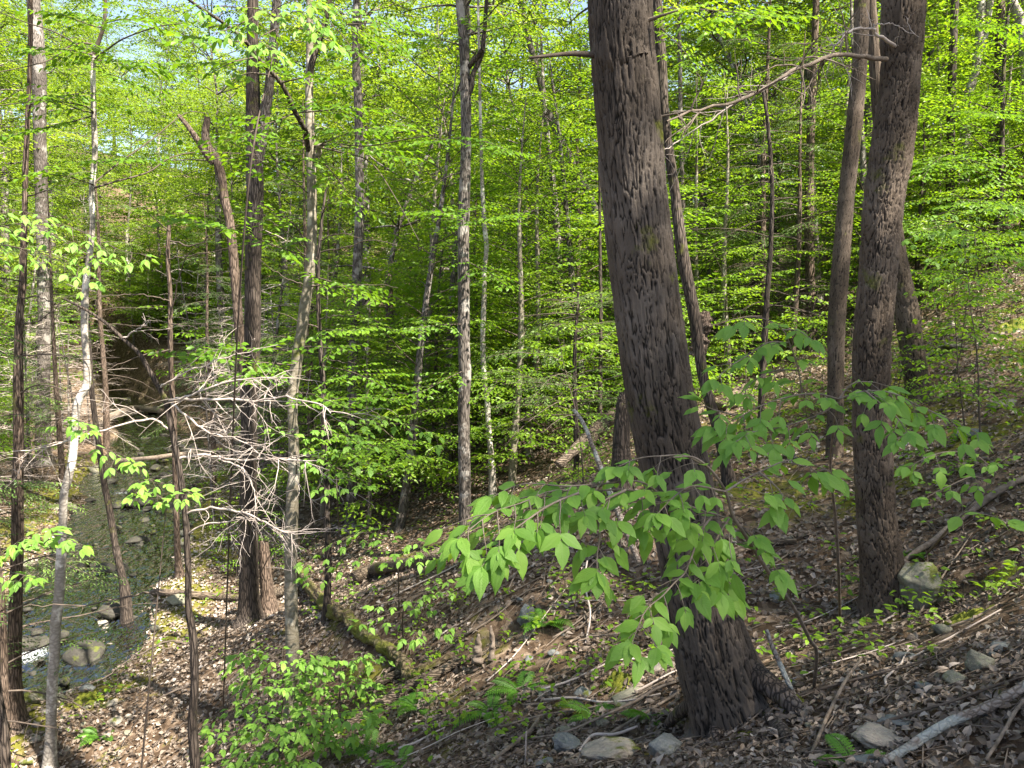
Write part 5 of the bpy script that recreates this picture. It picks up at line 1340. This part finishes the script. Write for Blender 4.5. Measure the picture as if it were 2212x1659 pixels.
moss(1600, 1590, 60, 20, 'moss at the right foot of the huge tree')
moss(1712, 1520, 70, 40, 'mossy mound where the leaning dead stick meets the ground')
moss(2090, 1330, 110, 30, 'mossy patch right of the boulder')
moss(2150, 1250, 90, 24, 'moss patch high at the right edge behind the boulder')
moss(2190, 700, 90, 18, 'yellow green sunlit moss near the top of the right slope')
moss(250, 1365, 60, 22, 'yellow green moss on the bank beside the whitish round stone')
moss(215, 1430, 100, 30, 'yellow green moss along the near edge of the brook')
moss(190, 1510, 80, 30, 'sunlit moss hump near the white trunk foot')
moss(150, 1380, 80, 18, 'dark moss ledge over the small waterfall')
moss(10, 1395, 40, 30, 'bright moss block at the left edge beside the waterfall')
moss(1260, 1540, 50, 20, 'low moss beside the fern at bottom centre')
moss(1220, 1515, 60, 16, 'moss strip on the ground below the bright cushion')

# ------------------------------------------------------------------ logs and sticks
def log(name, pts, wpx, mat, label, lift=1.0, sides=14, d=None, cat='log', taper=1.0, wob=.06, group=None, hi=None):
    """Log lying on the ground along grid points."""
    P = []; R = []
    for k, p in enumerate(pts):
        q = hit(*p) if d is None else at(p[0], p[1], d[k]); rad = (wpx if np.isscalar(wpx) else wpx[k]) * .5 / FV * q[1]
        if d is None: q = q + np.array([0, 0, rad * lift])
        if hi is not None: q = q + np.array([0, 0, hi[k]])
        P.append(q); R.append(rad)
    P = np.array(P); c = P.mean(0); n = max(14, 9 * len(P))
    Q = catmull(np.c_[P - c, R], n)
    r = np.random.default_rng(int(pts[0][0] + pts[0][1]))
    T, Nn, B = frames(Q[:, :3]); th = np.linspace(0, 2 * math.pi, sides, endpoint=False)
    TH, S = np.meshgrid(th, np.linspace(0, n * .35, n))
    rad = Q[:, 3:4] * (1 + wob * 2 * fbm(np.cos(TH) * 1.2, np.sin(TH) * 1.2, S, octaves=2, seed=int(r.integers(99)))) * np.linspace(1, taper, n)[:, None]
    V = Q[:, None, :3] + rad[..., None] * (np.cos(TH)[..., None] * Nn[:, None] + np.sin(TH)[..., None] * B[:, None])
    i = np.arange(n - 1)[:, None] * sides; j = np.arange(sides)[None]; j2 = (j + 1) % sides
    q = np.stack([i + j, i + j2, i + sides + j2, i + sides + j], -1).reshape(-1, 4)
    V = np.vstack([V.reshape(-1, 3), Q[0, :3], Q[-1, :3]]); jj = np.arange(sides); jn = (jj + 1) % sides; o_ = (n - 1) * sides
    t = np.vstack([np.stack([jn, jj, np.full(sides, n * sides)], -1), np.stack([o_ + jj, o_ + jn, np.full(sides, n * sides + 1)], -1)])
    acc = Acc(); acc.add(V, q, t)
    o = obj(name, acc.mesh(name, M[mat])); o.location = c; tag(o, label, cat, group); return o
log('fallen_log', [(765, 1266), (812, 1246), (880, 1232), (940, 1216), (1000, 1196), (1043, 1186), (1097, 1178), (1160, 1160)], [30, 28, 27, 26, 24, 22, 20, 16], 'log', 'long brown log lying up the slope across the gully behind the saplings', sides=18)
log('mossy_log', [(640, 1240), (700, 1318), (718, 1334), (749, 1350), (782, 1381), (813, 1402), (851, 1428), (877, 1455), (881, 1480)], [20, 26, 30, 28, 26, 26, 28, 32, 26], 'log_moss', 'crooked log thickly covered with yellow green moss', sides=24, wob=.22)
log('fallen_log', [(750, 1572), (790, 1555), (825, 1538), (889, 1497), (941, 1468), (979, 1447), (1010, 1432)], [14, 22, 26, 26, 24, 20, 14], 'log', 'split grey brown decayed log slanting up to the right below the mossy one', sides=18, wob=.12)
log('fallen_log', [(787, 1512), (825, 1484), (874, 1456)], [14, 18, 18], 'log', 'short dark log touching the end of the mossy log')
log('fallen_log', [(880, 1475), (930, 1450), (975, 1425)], [20, 20, 14], 'log_moss', 'moss topped log end just behind the decayed log')
log('fallen_log', [(880, 1013), (940, 1015), (992, 1018), (1060, 1022), (1130, 1020)], [14, 14, 15, 14, 12], 'log', 'dark log lying level beyond the centre trunk')
log('fallen_log', [(1206, 1005), (1250, 965), (1290, 930), (1330, 890)], [20, 28, 30, 26], 'log', 'thick reddish brown rotten log slanting up behind the huge tree on its left', d=[11.0, 11.2, 11.5, 11.8], wob=.1)
log('fallen_log', [(1560, 880), (1600, 855), (1640, 838), (1690, 815)], [16, 20, 18, 12], 'log', 'grey log lying behind the upper leaf layer between the two large trees', wob=.08)
log('fallen_log', [(1500, 905), (1540, 890), (1575, 885), (1620, 872)], [18, 20, 18, 14], 'log', 'dark rotten log just below the grey one between the two large trees')
log('fallen_log', [(545, 1300), (600, 1296), (640, 1290)], [20, 22, 18], 'log', 'log end beside the beech trunk near the dark trunk foot')
log('fallen_log', [(330, 1288), (400, 1292), (480, 1300), (560, 1300)], [14, 16, 16, 14], 'log', 'grey log lying on the near bank of the brook')
log('fallen_log', [(150, 965), (220, 935), (290, 905), (350, 900)], [12, 14, 14, 12], 'stick', 'sun bleached log across the brook in the distance', hi=[.1, .3, .3, .1])
log('fallen_log', [(250, 1015), (330, 1020), (400, 1010), (470, 1000)], [8, 9, 9, 8], 'stick', 'pale thin log spanning the brook', hi=[.2, .35, .35, .2])
log('fallen_log', [(1500, 1230), (1560, 1215), (1640, 1190), (1720, 1180)], [18, 18, 16, 12], 'log', 'brown log lying behind the huge tree towards the scaly one')
log('dead_pole', [(1239, 885), (1263, 920), (1292, 996), (1329, 1091), (1371, 1191), (1378, 1215)], [8, 9, 11, 13, 14, 14], 'stick_lichen', 'pale leaning dead pole in front of the rotten log left of the huge tree', d=[7.2, 7.1, 7.0, 6.9, 6.8, 6.8], cat='branch', sides=10)
log('broken_branch', [(1905, 1664), (1967, 1646), (2047, 1607), (2137, 1567), (2215, 1527), (2260, 1500)], [20, 20, 21, 22, 22, 20], 'stick_lichen', 'whitish lichen covered branch across the lower right corner', cat='branch', hi=[.01, .03, .05, .05, .05, .05], sides=14, wob=.08)
log('broken_branch', [(2128, 1664), (2165, 1610), (2190, 1565), (2212, 1535)], [7, 8, 8, 9], 'stick', 'brown stick beside the lichen covered branch in the lower right corner', cat='branch', hi=[.03] * 4)
log('broken_branch', [(1742, 1658), (1789, 1564), (1829, 1502), (1860, 1461)], [7, 8, 7, 5], 'stick', 'curved brown stick rising from the bottom edge right of the huge tree', cat='branch', hi=[.0, .04, .08, .10])
log('dead_pole', [(1655, 1360), (1670, 1400), (1691, 1448), (1722, 1519)], [9, 11, 12, 11], 'stick_lichen', 'grey dead stick leaning beside the right root of the huge tree', d=[4.35, 4.3, 4.25, 4.2], cat='branch', sides=8)
log('broken_branch', [(1940, 1236), (1970, 1215), (2017, 1182), (2081, 1128), (2158, 1075), (2215, 1048)], [9, 12, 14, 15, 15, 13], 'stick', 'long grey limb slanting up the slope from the boulder to the right edge', cat='branch', hi=[.02] * 6)
log('broken_branch', [(2068, 1018), (2100, 1004), (2135, 992)], [9, 10, 8], 'stick', 'short dark limb above the long grey one on the right slope', cat='branch')
log('broken_branch', [(1062, 1656), (1128, 1608), (1149, 1588), (1165, 1560)], [9, 10, 10, 7], 'stick', 'thick stick at the bottom edge left of the bottom centre stones', cat='branch', hi=[.02] * 4)
log('broken_branch', [(1150, 1614), (1220, 1600), (1300, 1566), (1370, 1536), (1424, 1509), (1460, 1492)], [4, 5, 6, 7, 6, 5], 'stick', 'long thin stick crossing above the bottom centre stones to the huge tree', cat='branch', hi=[.05] * 6)
log('broken_branch', [(1220, 1659), (1260, 1635), (1300, 1611), (1379, 1563), (1430, 1533), (1466, 1509)], [5, 6, 7, 7, 6, 6], 'stick', 'second long stick below it ending at the huge tree root', cat='branch', hi=[.03] * 6)
log('broken_branch', [(1252, 1640), (1281, 1608), (1326, 1604), (1376, 1590)], [5, 7, 7, 6], 'twig_pale', 'pale barkless forked stick between the bottom centre stones', cat='branch', hi=[.04] * 4)
log('broken_branch', [(1363, 1495), (1400, 1450), (1420, 1425), (1447, 1390)], [5, 6, 6, 5], 'stick', 'dark stick propped on the left side of the huge tree', cat='branch', hi=[.01, .05, .08, .12])
log('broken_branch', [(1265, 1395), (1275, 1350), (1262, 1300), (1268, 1270)], [4, 4, 4, 3], 'twig_pale', 'thin pale upright twig left of the huge tree', cat='branch', hi=[.0, .1, .18, .25])
log('broken_branch', [(1135, 1655), (1136, 1610), (1137, 1580)], [4, 4, 4], 'twig_pale', 'small upright bare twig at the bottom left of the stones', cat='branch', d=[4.6, 4.6, 4.6])
log('tree_stump', [(1030, 1430), (1032, 1400), (1034, 1370)], [24, 18, 6], 'stick', 'jagged grey splintered stump left of the upright pointed stone', cat='stump', d=[6.9, 6.9, 6.9], wob=.2)
log('tree_stump', [(1060, 1425), (1064, 1390), (1060, 1352)], [16, 12, 5], 'stick', 'small hooked dead stump beside the splintered one', cat='stump', d=[6.9, 6.9, 6.9], wob=.2)
log('rotten_stump', [(1500, 770), (1512, 740), (1520, 700), (1524, 672)], [26, 34, 32, 16], 'bark_red', 'rusty brown rotten snag directly behind the mossy curving trunk', cat='stump', d=[10.5] * 4, wob=.25)
# long thin sticks combed along the slope
made = 0
while made < 70:
    px = rb.uniform(900, 2100); py = rb.uniform(1180, 1640)
    if 1440 < px < 1700 and py > 1250: continue
    p = hit(px, py); a = rb.normal(.25, .35); ln = rb.uniform(.3, 1.3)
    t = np.linspace(-.5, .5, 5); X = p[0] + np.cos(a) * t * ln + rb.normal(0, .015, 5); Y = p[1] + np.sin(a) * t * ln + rb.normal(0, .015, 5)
    Z = ground(X, Y) + .015 + rb.uniform(0, .03)
    c = np.array([X.mean(), Y.mean(), Z.mean()]); w = Acc()
    Qs = catmull(np.stack([X, Y, Z], -1) - c, 12); r0 = rb.uniform(.004, .011)
    tube(w, Qs, np.linspace(r0, r0 * .5, 12), 5, cap=True)
    o = obj('fallen_stick', w.mesh('fallen_stick', M[['stick', 'stick', 'twig_dark', 'twig_pale'][made % 4]])); o.location = c
    tag(o, 'bare stick lying in the dead leaves of the slope', 'stick', 'sticks lying along the slope'); made += 1

# ------------------------------------------------------------------ ferns
def frond_mesh(seed, mat='fern'):
    r = np.random.default_rng(seed); acc = Acc()
    n = 17; t = np.linspace(0, 1, n); P = np.stack([np.zeros(n), t * .95, .55 * t - .62 * t ** 2.2], -1)
    tube(acc, P, np.linspace(.008, .002, n), 3)
    T = unit(np.gradient(P, axis=0))
    for k in range(2, n):
        ln = .30 * math.sin(math.pi * min(1, (t[k] * .93 + .10))) ** .8
        for s in (-1, 1):
            dd = unit(np.array([s, .40, -.15]))
            leaves(acc, P[k][None], dd[None], np.array([[0, -.2, 1.]]), [ln], .24, .03, r.uniform(.35, .8))
            m = 5; u = (np.arange(m) + .6) / (m + .8); base = P[k] + dd * (u * ln)[:, None]
            for q in (-1, 1):
                ld = unit(T[k] * q * .9 + dd * .6)
                leaves(acc, base, np.repeat(ld[None], m, 0), np.repeat(np.array([[0, -.2, 1.]]), m, 0) + r.normal(0, .12, (m, 3)), .05 * (1 - .6 * u), .6, .04, np.full(m, r.uniform(.35, .8)))
    return acc.mesh('frond', M[mat], smooth=False)
FRONDS = [frond_mesh(1), frond_mesh(2)]
def fern(px, py, size, n, label, seed, d=None):
    p = hit(px, py); r = np.random.default_rng(seed); root = empty('fern', p, 0, label, 'fern', None)
    for k in range(n):
        o = obj('frond', FRONDS[k % 2], root); s = size * r.uniform(.7, 1.1)
        o.scale = (s * .9, s, s); o.rotation_euler = (r.normal(.12, .12), r.normal(0, .1), k * 6.28 / n + r.normal(0, .25))
fern(1123, 1500, .36, 7, 'broad fern clump on the open slope left of the moss cushion', 1)
fern(1285, 1550, .30, 6, 'small fern between the bottom centre stones and the moss cushion', 2)
fern(1400, 1556, .28, 5, 'fern with a long frond beside the left root of the huge tree', 3)
fern(1178, 1355, .34, 6, 'dull green fern just right of the upright pointed stone', 4)
fern(900, 1535, .36, 6, 'fern growing against the decayed log', 5)
fern(800, 1632, .32, 6, 'light green fern at the bottom left of the open slope', 6)
fern(865, 1655, .26, 5, 'fern at the bottom edge right of the shrub thicket', 7)
fern(1962, 1210, .28, 6, 'bright fern right behind the boulder', 8)
fern(1848, 1655, .22, 4, 'yellow green fern tip at the bottom edge beside the slab', 9)
fern(215, 1590, .34, 6, 'small sunlit fern on the pale bank', 10)
fern(1060, 1540, .34, 6, 'fern among seedlings left of the broad clump', 11)

# ------------------------------------------------------------------ forest placed around
rf = np.random.default_rng(2024)
placed = []
def clear_of(x, y, rmin):
    for (a, b, c) in placed:
        if (a - x) ** 2 + (b - y) ** 2 < (rmin + c) ** 2 * .25: return False
    return True
def scatter(n, dmin, dmax, f, tries=60, pw=1.0, spread=.78):
    made = 0; k = 0
    while made < n and k < n * tries:
        k += 1
        d = dmin + (dmax - dmin) * rf.random() ** pw
        x = rf.uniform(-spread, spread) * d; y = d
        if f(x, y): made += 1
    return made
def group_side(x, d):
    if x < -.28 * d: return 'left'
    return 'right' if x > .25 * d else 'middle'
def f_forest(x, y):
    if not clear_of(x, y, 2.6 if y > 35 else 2.2): return False
    z = gz(x, y); gx, gy = grid_of((x, y, z))
    if 40 < gx < 480 and y < 36: return False
    if 1150 < gx < 1550 and y < 26: return False
    bd = min(brook_near(np.array([x]), np.array([y]))[0][0], (1.6 * brook_near(np.array([x - 4.6]), np.array([y + 3.5]))[0][0]) if 14 < y < 42 else 99)
    if bd < (5.0 if y < 30 else 2): return False
    k = int(rf.integers(4)); side = group_side(x, y)
    if side == 'right' and y < 45: k = int(rf.choice([0, 1, 3]))
    sc = rf.uniform(.8, 1.15)
    far = 'far' if y > 42 else 'near'
    lab, grp = {('left', 'far'): ('sunlit tall tree on the bright hillside beyond the brook at the left', 'trees on the bright hillside across the brook'),
                ('left', 'near'): ('tall tree in the left wood close behind the brook', 'tall trees in the left wood'),
                ('middle', 'far'): ('distant tall green tree closing the valley in the middle', 'distant trees in the middle'),
                ('middle', 'near'): ('tall thin trunked tree in the middle wood behind the centre trunk', 'tall trees in the middle wood'),
                ('right', 'far'): ('distant tall tree on the far right slope', 'distant trees on the right slope'),
                ('right', 'near'): ('tall tree in the right wood behind the large trunks', 'tall trees in the right wood')}[(side, far)]
    place('far' if far == 'far' else 'forest', k, 'forest_tree', (x, y, z), rf.uniform(0, 6.28), sc, lab, 'tree', grp, (rf.normal(0, .03), rf.normal(0, .03)))
    placed.append((x, y, 3.0)); return True
scatter(75, 19, 44, f_forest, pw=.8)
scatter(190, 42, 105, f_forest, pw=1.0)
def f_bank(x, y):
    if not clear_of(x, y, 1.5): return False
    z = gz(x, y); gx, gy = grid_of((x, y, z))
    if not (-300 < gx < 620) or brook_near(np.array([x]), np.array([y]))[0][0] < (4.0 if y < 42 else 1.5): return False
    if rf.random() < .45:
        place('far', 3, 'bank_tree', (x, y, z), rf.uniform(0, 6.28), rf.uniform(.5, .95), 'x', 'tree', 'low sunlit trees on the bank beyond the brook', (rf.normal(0, .04), rf.normal(0, .04)))
    else:
        place('understory', int(rf.integers(4)), 'bank_tree', (x, y, z), rf.uniform(0, 6.28), rf.uniform(.8, 1.2), 'x', 'tree', 'low sunlit trees on the bank beyond the brook', (rf.normal(0, .04), rf.normal(0, .04)))
    placed.append((x, y, 1.5)); return True
scatter(50, 26, 56, f_bank, spread=.75, tries=120)
def f_bush(x, y):
    z = gz(x, y); gx, gy = grid_of((x, y, z))
    if not (-100 < gx < 760) or brook_near(np.array([x]), np.array([y]))[0][0] < 2.0: return False
    place('sapling', int(rf.choice([0, 1, 3, 4, 5])), 'bank_bush', (x, y, z), rf.uniform(0, 6.28), rf.uniform(1.2, 2.3), 'x', 'bush', 'bright low bushes covering the bank beyond the brook')
    return True
scatter(110, 25, 52, f_bush, spread=.75, tries=120)
def f_under(x, y):
    if not clear_of(x, y, 1.2): return False
    z = gz(x, y); gx, gy = grid_of((x, y, z)); tx, ty = grid_of((x, y, z + 3))
    if -100 < gx < 470 and y < 30: return False            # keep the brook open
    if gx > 1250 and y < 15.5: return False
    if gx > 1900 and y < 19 and rf.random() < .8: return False
    if y < 13.5: return False
    if brook_near(np.array([x]), np.array([y]))[0][0] < (4.2 if y < 40 else 2.6) or (18 < y < 40 and brook_near(np.array([x - 2.4]), np.array([y + 1.8]))[0][0] < 2.5): return False
    side = group_side(x, y)
    r_ = rf.random()
    if side == 'right' and y < 30 and gx < 1850 and r_ < .45 or (side != 'right' and r_ < .16):
        lab, grp = {'left': ('feathery green hemlock in the left wood', 'hemlocks in the left wood'), 'middle': ('dark feathery hemlock in the middle wood', 'hemlocks in the middle wood'), 'right': ('dark hemlock with drooping twigs in the shade between the large trees', 'hemlocks in the right wood')}[side]
        place('hemlock', int(rf.integers(3)), 'hemlock_tree', (x, y, z), rf.uniform(0, 6.28), rf.uniform(.7, 1.1), lab, 'hemlock', grp)
    else:
        lab, grp = {'left': ('slim understory beech with layered leaves in the left wood', 'understory trees in the left wood'), 'middle': ('slim understory tree with layered bright leaves in the middle wood', 'understory trees in the middle wood'), 'right': ('leafy understory tree on the right slope', 'understory trees in the right wood')}[side]
        place('understory', int(rf.integers(4)), 'understory_tree', (x, y, z), rf.uniform(0, 6.28), rf.uniform(.7, 1.15), lab, 'tree', grp, (rf.normal(0, .04), rf.normal(0, .04)))
    placed.append((x, y, 1.2)); return True
scatter(95, 14, 30, f_under, pw=.9)
scatter(60, 28, 48, f_under, spread=.72)
# saplings on the slopes
def f_sap(x, y):
    z = gz(x, y); gx, gy = grid_of((x, y, z))
    if not (-60 < gx < 2300): return False
    if gx < 470 and y < 24 : return False
    if gx > 1100 and y < 8.5: return False
    if gx > 1850 and rf.random() < .6: return False
    if y < (13.0 if gx < 1150 else 8.8): return False
    if brook_near(np.array([x]), np.array([y]))[0][0] < 2.2: return False
    side = group_side(x, y)
    lab, grp = {'left': ('knee high leafy sapling in the left wood', 'saplings in the left wood'), 'middle': ('small leafy sapling in the shaded gully of the middle wood', 'saplings in the middle gully'), 'right': ('small leafy sapling on the right slope among the trunks', 'saplings on the right slope')}[side]
    place('sapling', int(rf.integers(4)), 'small_sapling', (x, y, z), rf.uniform(0, 6.28), rf.uniform(.5, 1.0), lab, 'sapling', grp)
    return True
scatter(95, 9, 26, f_sap, pw=1.1, spread=.7)
rk = np.random.default_rng(64)
for k in range(15):
    for _ in range(40):
        d = rk.uniform(7.5, 17); gx0 = rk.uniform(1600, 2230); x = float(ray(gx0, 700)[0]) * d; z = gz(x, d); gx, gy = grid_of((x, d, z))
        if 1780 < gx < 1980 and d < 10: continue
        if gy < 1130: break
    place('sapling', int(rk.integers(4)), 'small_sapling', (x, d, z), rk.uniform(0, 6.28), rk.uniform(.45, .95), 'x', 'sapling', 'saplings on the right slope')
# bare dead trees on the left
def f_dead(x, y):
    z = gz(x, y); gx, gy = grid_of((x, y, z))
    if not (-80 < gx < 620) : return False
    if brook_near(np.array([x]), np.array([y]))[0][0] < 1.8: return False
    if y < 17 and gx > 60: return False
    place('dead', int(rf.integers(2)), 'dead_tree', (x, y, z), rf.uniform(0, 6.28), rf.uniform(.7, 1.3), 'bare grey dead tree full of pale twigs in the left wood', 'dead tree', 'bare dead trees in the left wood', (rf.normal(0, .06), rf.normal(0, .06)))
    return True
scatter(34, 15, 34, f_dead)
# hemlocks standing by the brook on the left
for (px, py, d, k, sc, lab) in ((10, 1500, 8.5, 1, .8, 'feathery pale green hemlock at the left edge beside the reddish trunk'), (-60, 1400, 9.5, 0, .9, 'hemlock reaching in from the left edge above the brook'), (130, 980, 19, 0, .9, 'hemlock across the brook behind the crooked thin trunk'), (230, 930, 26, 2, 1, 'hemlock on the far bank at the bend of the brook'), (460, 1010, 20, 0, .85, 'hemlock right of the brook behind the dead sapling')):
    x, y, _ = at(px, py, d)
    place('hemlock', k, 'hemlock_tree', (x, y, gz(x, y)), d, sc, lab, 'hemlock', None)
# trees standing beside and behind the viewpoint: they cast the shade of the right-hand slope
for k, (x, y, kk, sc, rz) in enumerate(((12.0, -2.0, 2, .9, 4.64), (17.0, 2.0, 2, .9, 1.4), (11.0, -6.0, 2, .9, 4.48), (12.0, 2.0, 1, .9, 3.08), (7.0, -3.0, 2, .65, 4.32))):
    place('forest', kk, 'forest_tree', (x, y, gz(x, y)), rz, sc, 'tall tree out of view that shades the right slope', 'tree', 'trees beside and behind the viewpoint')

# every scattered tree gets a label from the traced trunks it stands between, and its rank in distance there
MARKS = [(-400, 'the left edge'), (45, 'the reddish left trunk'), (200, 'the crooked thin trunk'), (375, 'the dead sapling'), (545, 'the straight dark trunk'), (668, 'the smooth beech'), (770, 'the mottled trunk'), (1003, 'the centre trunk'), (1243, 'the young hemlock'),
         (1390, 'the huge tree'), (1480, 'the mossy curving trunk'), (1660, 'the wiry thin trunk'), (1755, 'the reddish trunk'), (1820, 'the slim mottled trunk'), (1905, 'the scaly tree'), (2056, 'the dark straight trunk'), (2090, 'the pale birch'), (2160, 'the shaggy trunk'), (2700, 'the right edge')]
ORD = ['nearest', 'second nearest', 'third nearest', 'fourth nearest', 'fifth nearest', 'sixth nearest', 'seventh nearest', 'eighth nearest', 'ninth nearest', 'tenth nearest', 'eleventh nearest', 'twelfth nearest']
KINDLAB = {'forest_tree': 'tall leafy tree', 'understory_tree': 'slim understory tree', 'hemlock_tree': 'feathery hemlock', 'small_sapling': 'small sapling', 'dead_tree': 'bare dead tree', 'bank_tree': 'low sunlit tree', 'bank_bush': 'bright low bush'}
bins = {}
for o in list(bpy.data.objects):
    if o.parent is None and 'group' in o and o.name.split('.')[0] in KINDLAB:
        if 'viewpoint' in o['group']: continue
        gx, gy = grid_of(np.array(o.location) + [0, 0, 1.0])
        k = max(i for i, m_ in enumerate(MARKS[:-1]) if i == 0 or gx >= m_[0])
        bins.setdefault((o.name.split('.')[0], k), []).append((o.location.y, o.name, o))
for (kind, k), lst in bins.items():
    lst.sort(key=lambda t: t[:2])
    for i, (_, _, o) in enumerate(lst):
        rank = ORD[i] if i < len(ORD) else ('farthest' if i == len(lst) - 1 else 'among the farthest')
        o['label'] = '%s between %s and %s, %s' % (KINDLAB[kind], MARKS[k][1], MARKS[k + 1][1], rank)

# ------------------------------------------------------------------ litter, twigs, seedlings
def litter():
    n = 135000; r = np.random.default_rng(8)
    d = 2.2 + 22 * r.random(n) ** 1.15; x = r.uniform(-.80, .80, n) * d; y = d
    bd, _, _ = brook_near(x, y); keep = (bd > HALF_W + .25) 
    x, y = x[keep], y[keep]; n = len(x)
    patch = vnoise(x * 1.1, y * 1.1, seed=77) + vnoise(x * 3, y * 3, seed=78) * .5
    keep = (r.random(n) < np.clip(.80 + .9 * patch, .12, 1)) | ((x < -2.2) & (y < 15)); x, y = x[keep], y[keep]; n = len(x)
    z = ground(x, y) + r.uniform(.004, .035, n)
    e = .05; gx = (ground(x + e, y) - ground(x - e, y)) / (2 * e); gy = (ground(x, y + e) - ground(x, y - e)) / (2 * e)
    nrm = unit(np.stack([-gx, -gy, np.ones(n)], -1) + r.normal(0, .38, (n, 3)))
    a = r.uniform(0, 6.28, n); dd = np.stack([np.cos(a), np.sin(a), np.zeros(n)], -1); dd = dd - nrm * (dd * nrm).sum(1, keepdims=True)
    size = r.uniform(.022, .062, n) * (1 + .035 * y)
    tint = np.clip(r.beta(2.6, 2.8, n) * .95 + .16 * vnoise(x * .8, y * .8, seed=3) + .20 * np.clip((-x - 2.2) / 2, 0, 1) * (y < 17), 0, 1)  # left-bank leaves tinted paler to imitate strong sunlight there
    acc = Acc()
    o_ = np.argsort(y); x, y, z, nrm, dd, size, tint = x[o_], y[o_], z[o_], nrm[o_], dd[o_], size[o_], tint[o_]; h = int(np.searchsorted(y, 7.5))
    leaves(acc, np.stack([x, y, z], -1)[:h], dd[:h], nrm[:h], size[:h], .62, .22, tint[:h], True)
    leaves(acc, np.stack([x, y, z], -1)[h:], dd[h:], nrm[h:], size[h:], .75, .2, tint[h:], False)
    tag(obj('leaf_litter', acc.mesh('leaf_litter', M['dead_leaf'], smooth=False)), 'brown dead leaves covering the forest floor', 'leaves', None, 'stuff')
litter()
def twigs():
    r = np.random.default_rng(18); acc = Acc()
    for k in range(4200):
        d = 2.2 + 15 * r.random() ** 1.1; x = r.uniform(-.75, .8) * d; y = d
        if x < -4 and r.random() < .6: continue
        a = r.normal(.3, .8); ln = r.uniform(.08, .45); t = np.array([-.5, -.1, .25, .5])
        X = x + np.cos(a) * t * ln + r.normal(0, .008, 4); Y = y + np.sin(a) * t * ln + r.normal(0, .008, 4)
        acc_pts = np.stack([X, Y, np.zeros(4)], -1); twigs.P.append(acc_pts); twigs.R.append(r.uniform(.0018, .005))
    P = np.array(twigs.P); g = ground(P[..., 0], P[..., 1]); P[..., 2] = g + r.uniform(.012, .05, (len(P), 1))
    bd = brook_near(P[:, 0, 0], P[:, 0, 1])[0]
    for p, rad, b in zip(P, twigs.R, bd):
        if b > 1.3: tube(acc, p, np.array([rad, rad, rad * .8, rad * .5]), 3, tint=r.random())
    tag(obj('twig_litter', acc.mesh('twig_litter', M['stick'])), 'small twigs scattered over the dead leaves', 'twigs', None, 'stuff')
twigs.P = []; twigs.R = []
twigs()
def seedlings():
    r = np.random.default_rng(28); acc = Acc(); st = Acc(); L = []
    n = 3600; d = 3.4 + 22 * r.random(n) ** 1.0; x = r.uniform(-.72, .75, n) * d; y = d
    den = vnoise(x * .55, y * .55, seed=61) * .6 + vnoise(x * 1.7, y * 1.7, seed=62) * .4
    gx, gy = grid_of(np.stack([x, y, ground(x, y)], -1))
    want = .42 + .9 * den
    want = np.where((gx > 950) & (gx < 1500) & (gy < 1520) & (gy > 1150), want + .25, want)
    want = np.where((gx > 1560) & (gx < 2212) & (gy < 1330) & (gy > 900), want + .4, want)
    want = np.where(gx < 420, want - .35, want); want = np.where((gy > 1480) & (gx > 1000), want - .35, want)
    bd = brook_near(x, y)[0]
    keep = (r.random(n) < want) & (bd > 1.7); x, y = x[keep], y[keep]; z = ground(x, y)
    for a, b, c in zip(x, y, z):
        h = r.uniform(.06, .34); top = np.array([a + r.normal(0, .04), b + r.normal(0, .04), c + h])
        tube(st, np.array([[a, b, c - .02], [(a + top[0]) / 2, (b + top[1]) / 2, c + h * .55], top]), np.array([.0022, .0018, .0012]), 3)
        m = int(r.integers(4, 11)); an = r.uniform(0, 6.28) + np.arange(m) * 2.2; hh = r.uniform(.35, 1, m)
        p = np.array([a, b, c]) + (top - np.array([a, b, c])) * hh[:, None]
        dirs = np.stack([np.cos(an), np.sin(an), r.uniform(-.35, .25, m)], -1); off = r.uniform(.005, .09, m)[:, None]
        L.append((p + dirs * off, dirs, unit(np.array([0, 0, 1.]) + r.normal(0, .25, (m, 3))), r.uniform(.035, .075, m)))
    put_leaves(acc, L, r, .58, q6=True, lo=.15, hi=1)
    tag(obj('seedlings', acc.mesh('seedlings', M['leaf_near'], smooth=False)), 'low green seedlings sprouting through the dead leaves', 'seedlings', None, 'stuff')
    tag(obj('seedling_stems', st.mesh('seedling_stems', M['twig_dark'])), 'thin stems of the low seedlings', 'stems', None, 'stuff')
seedlings()
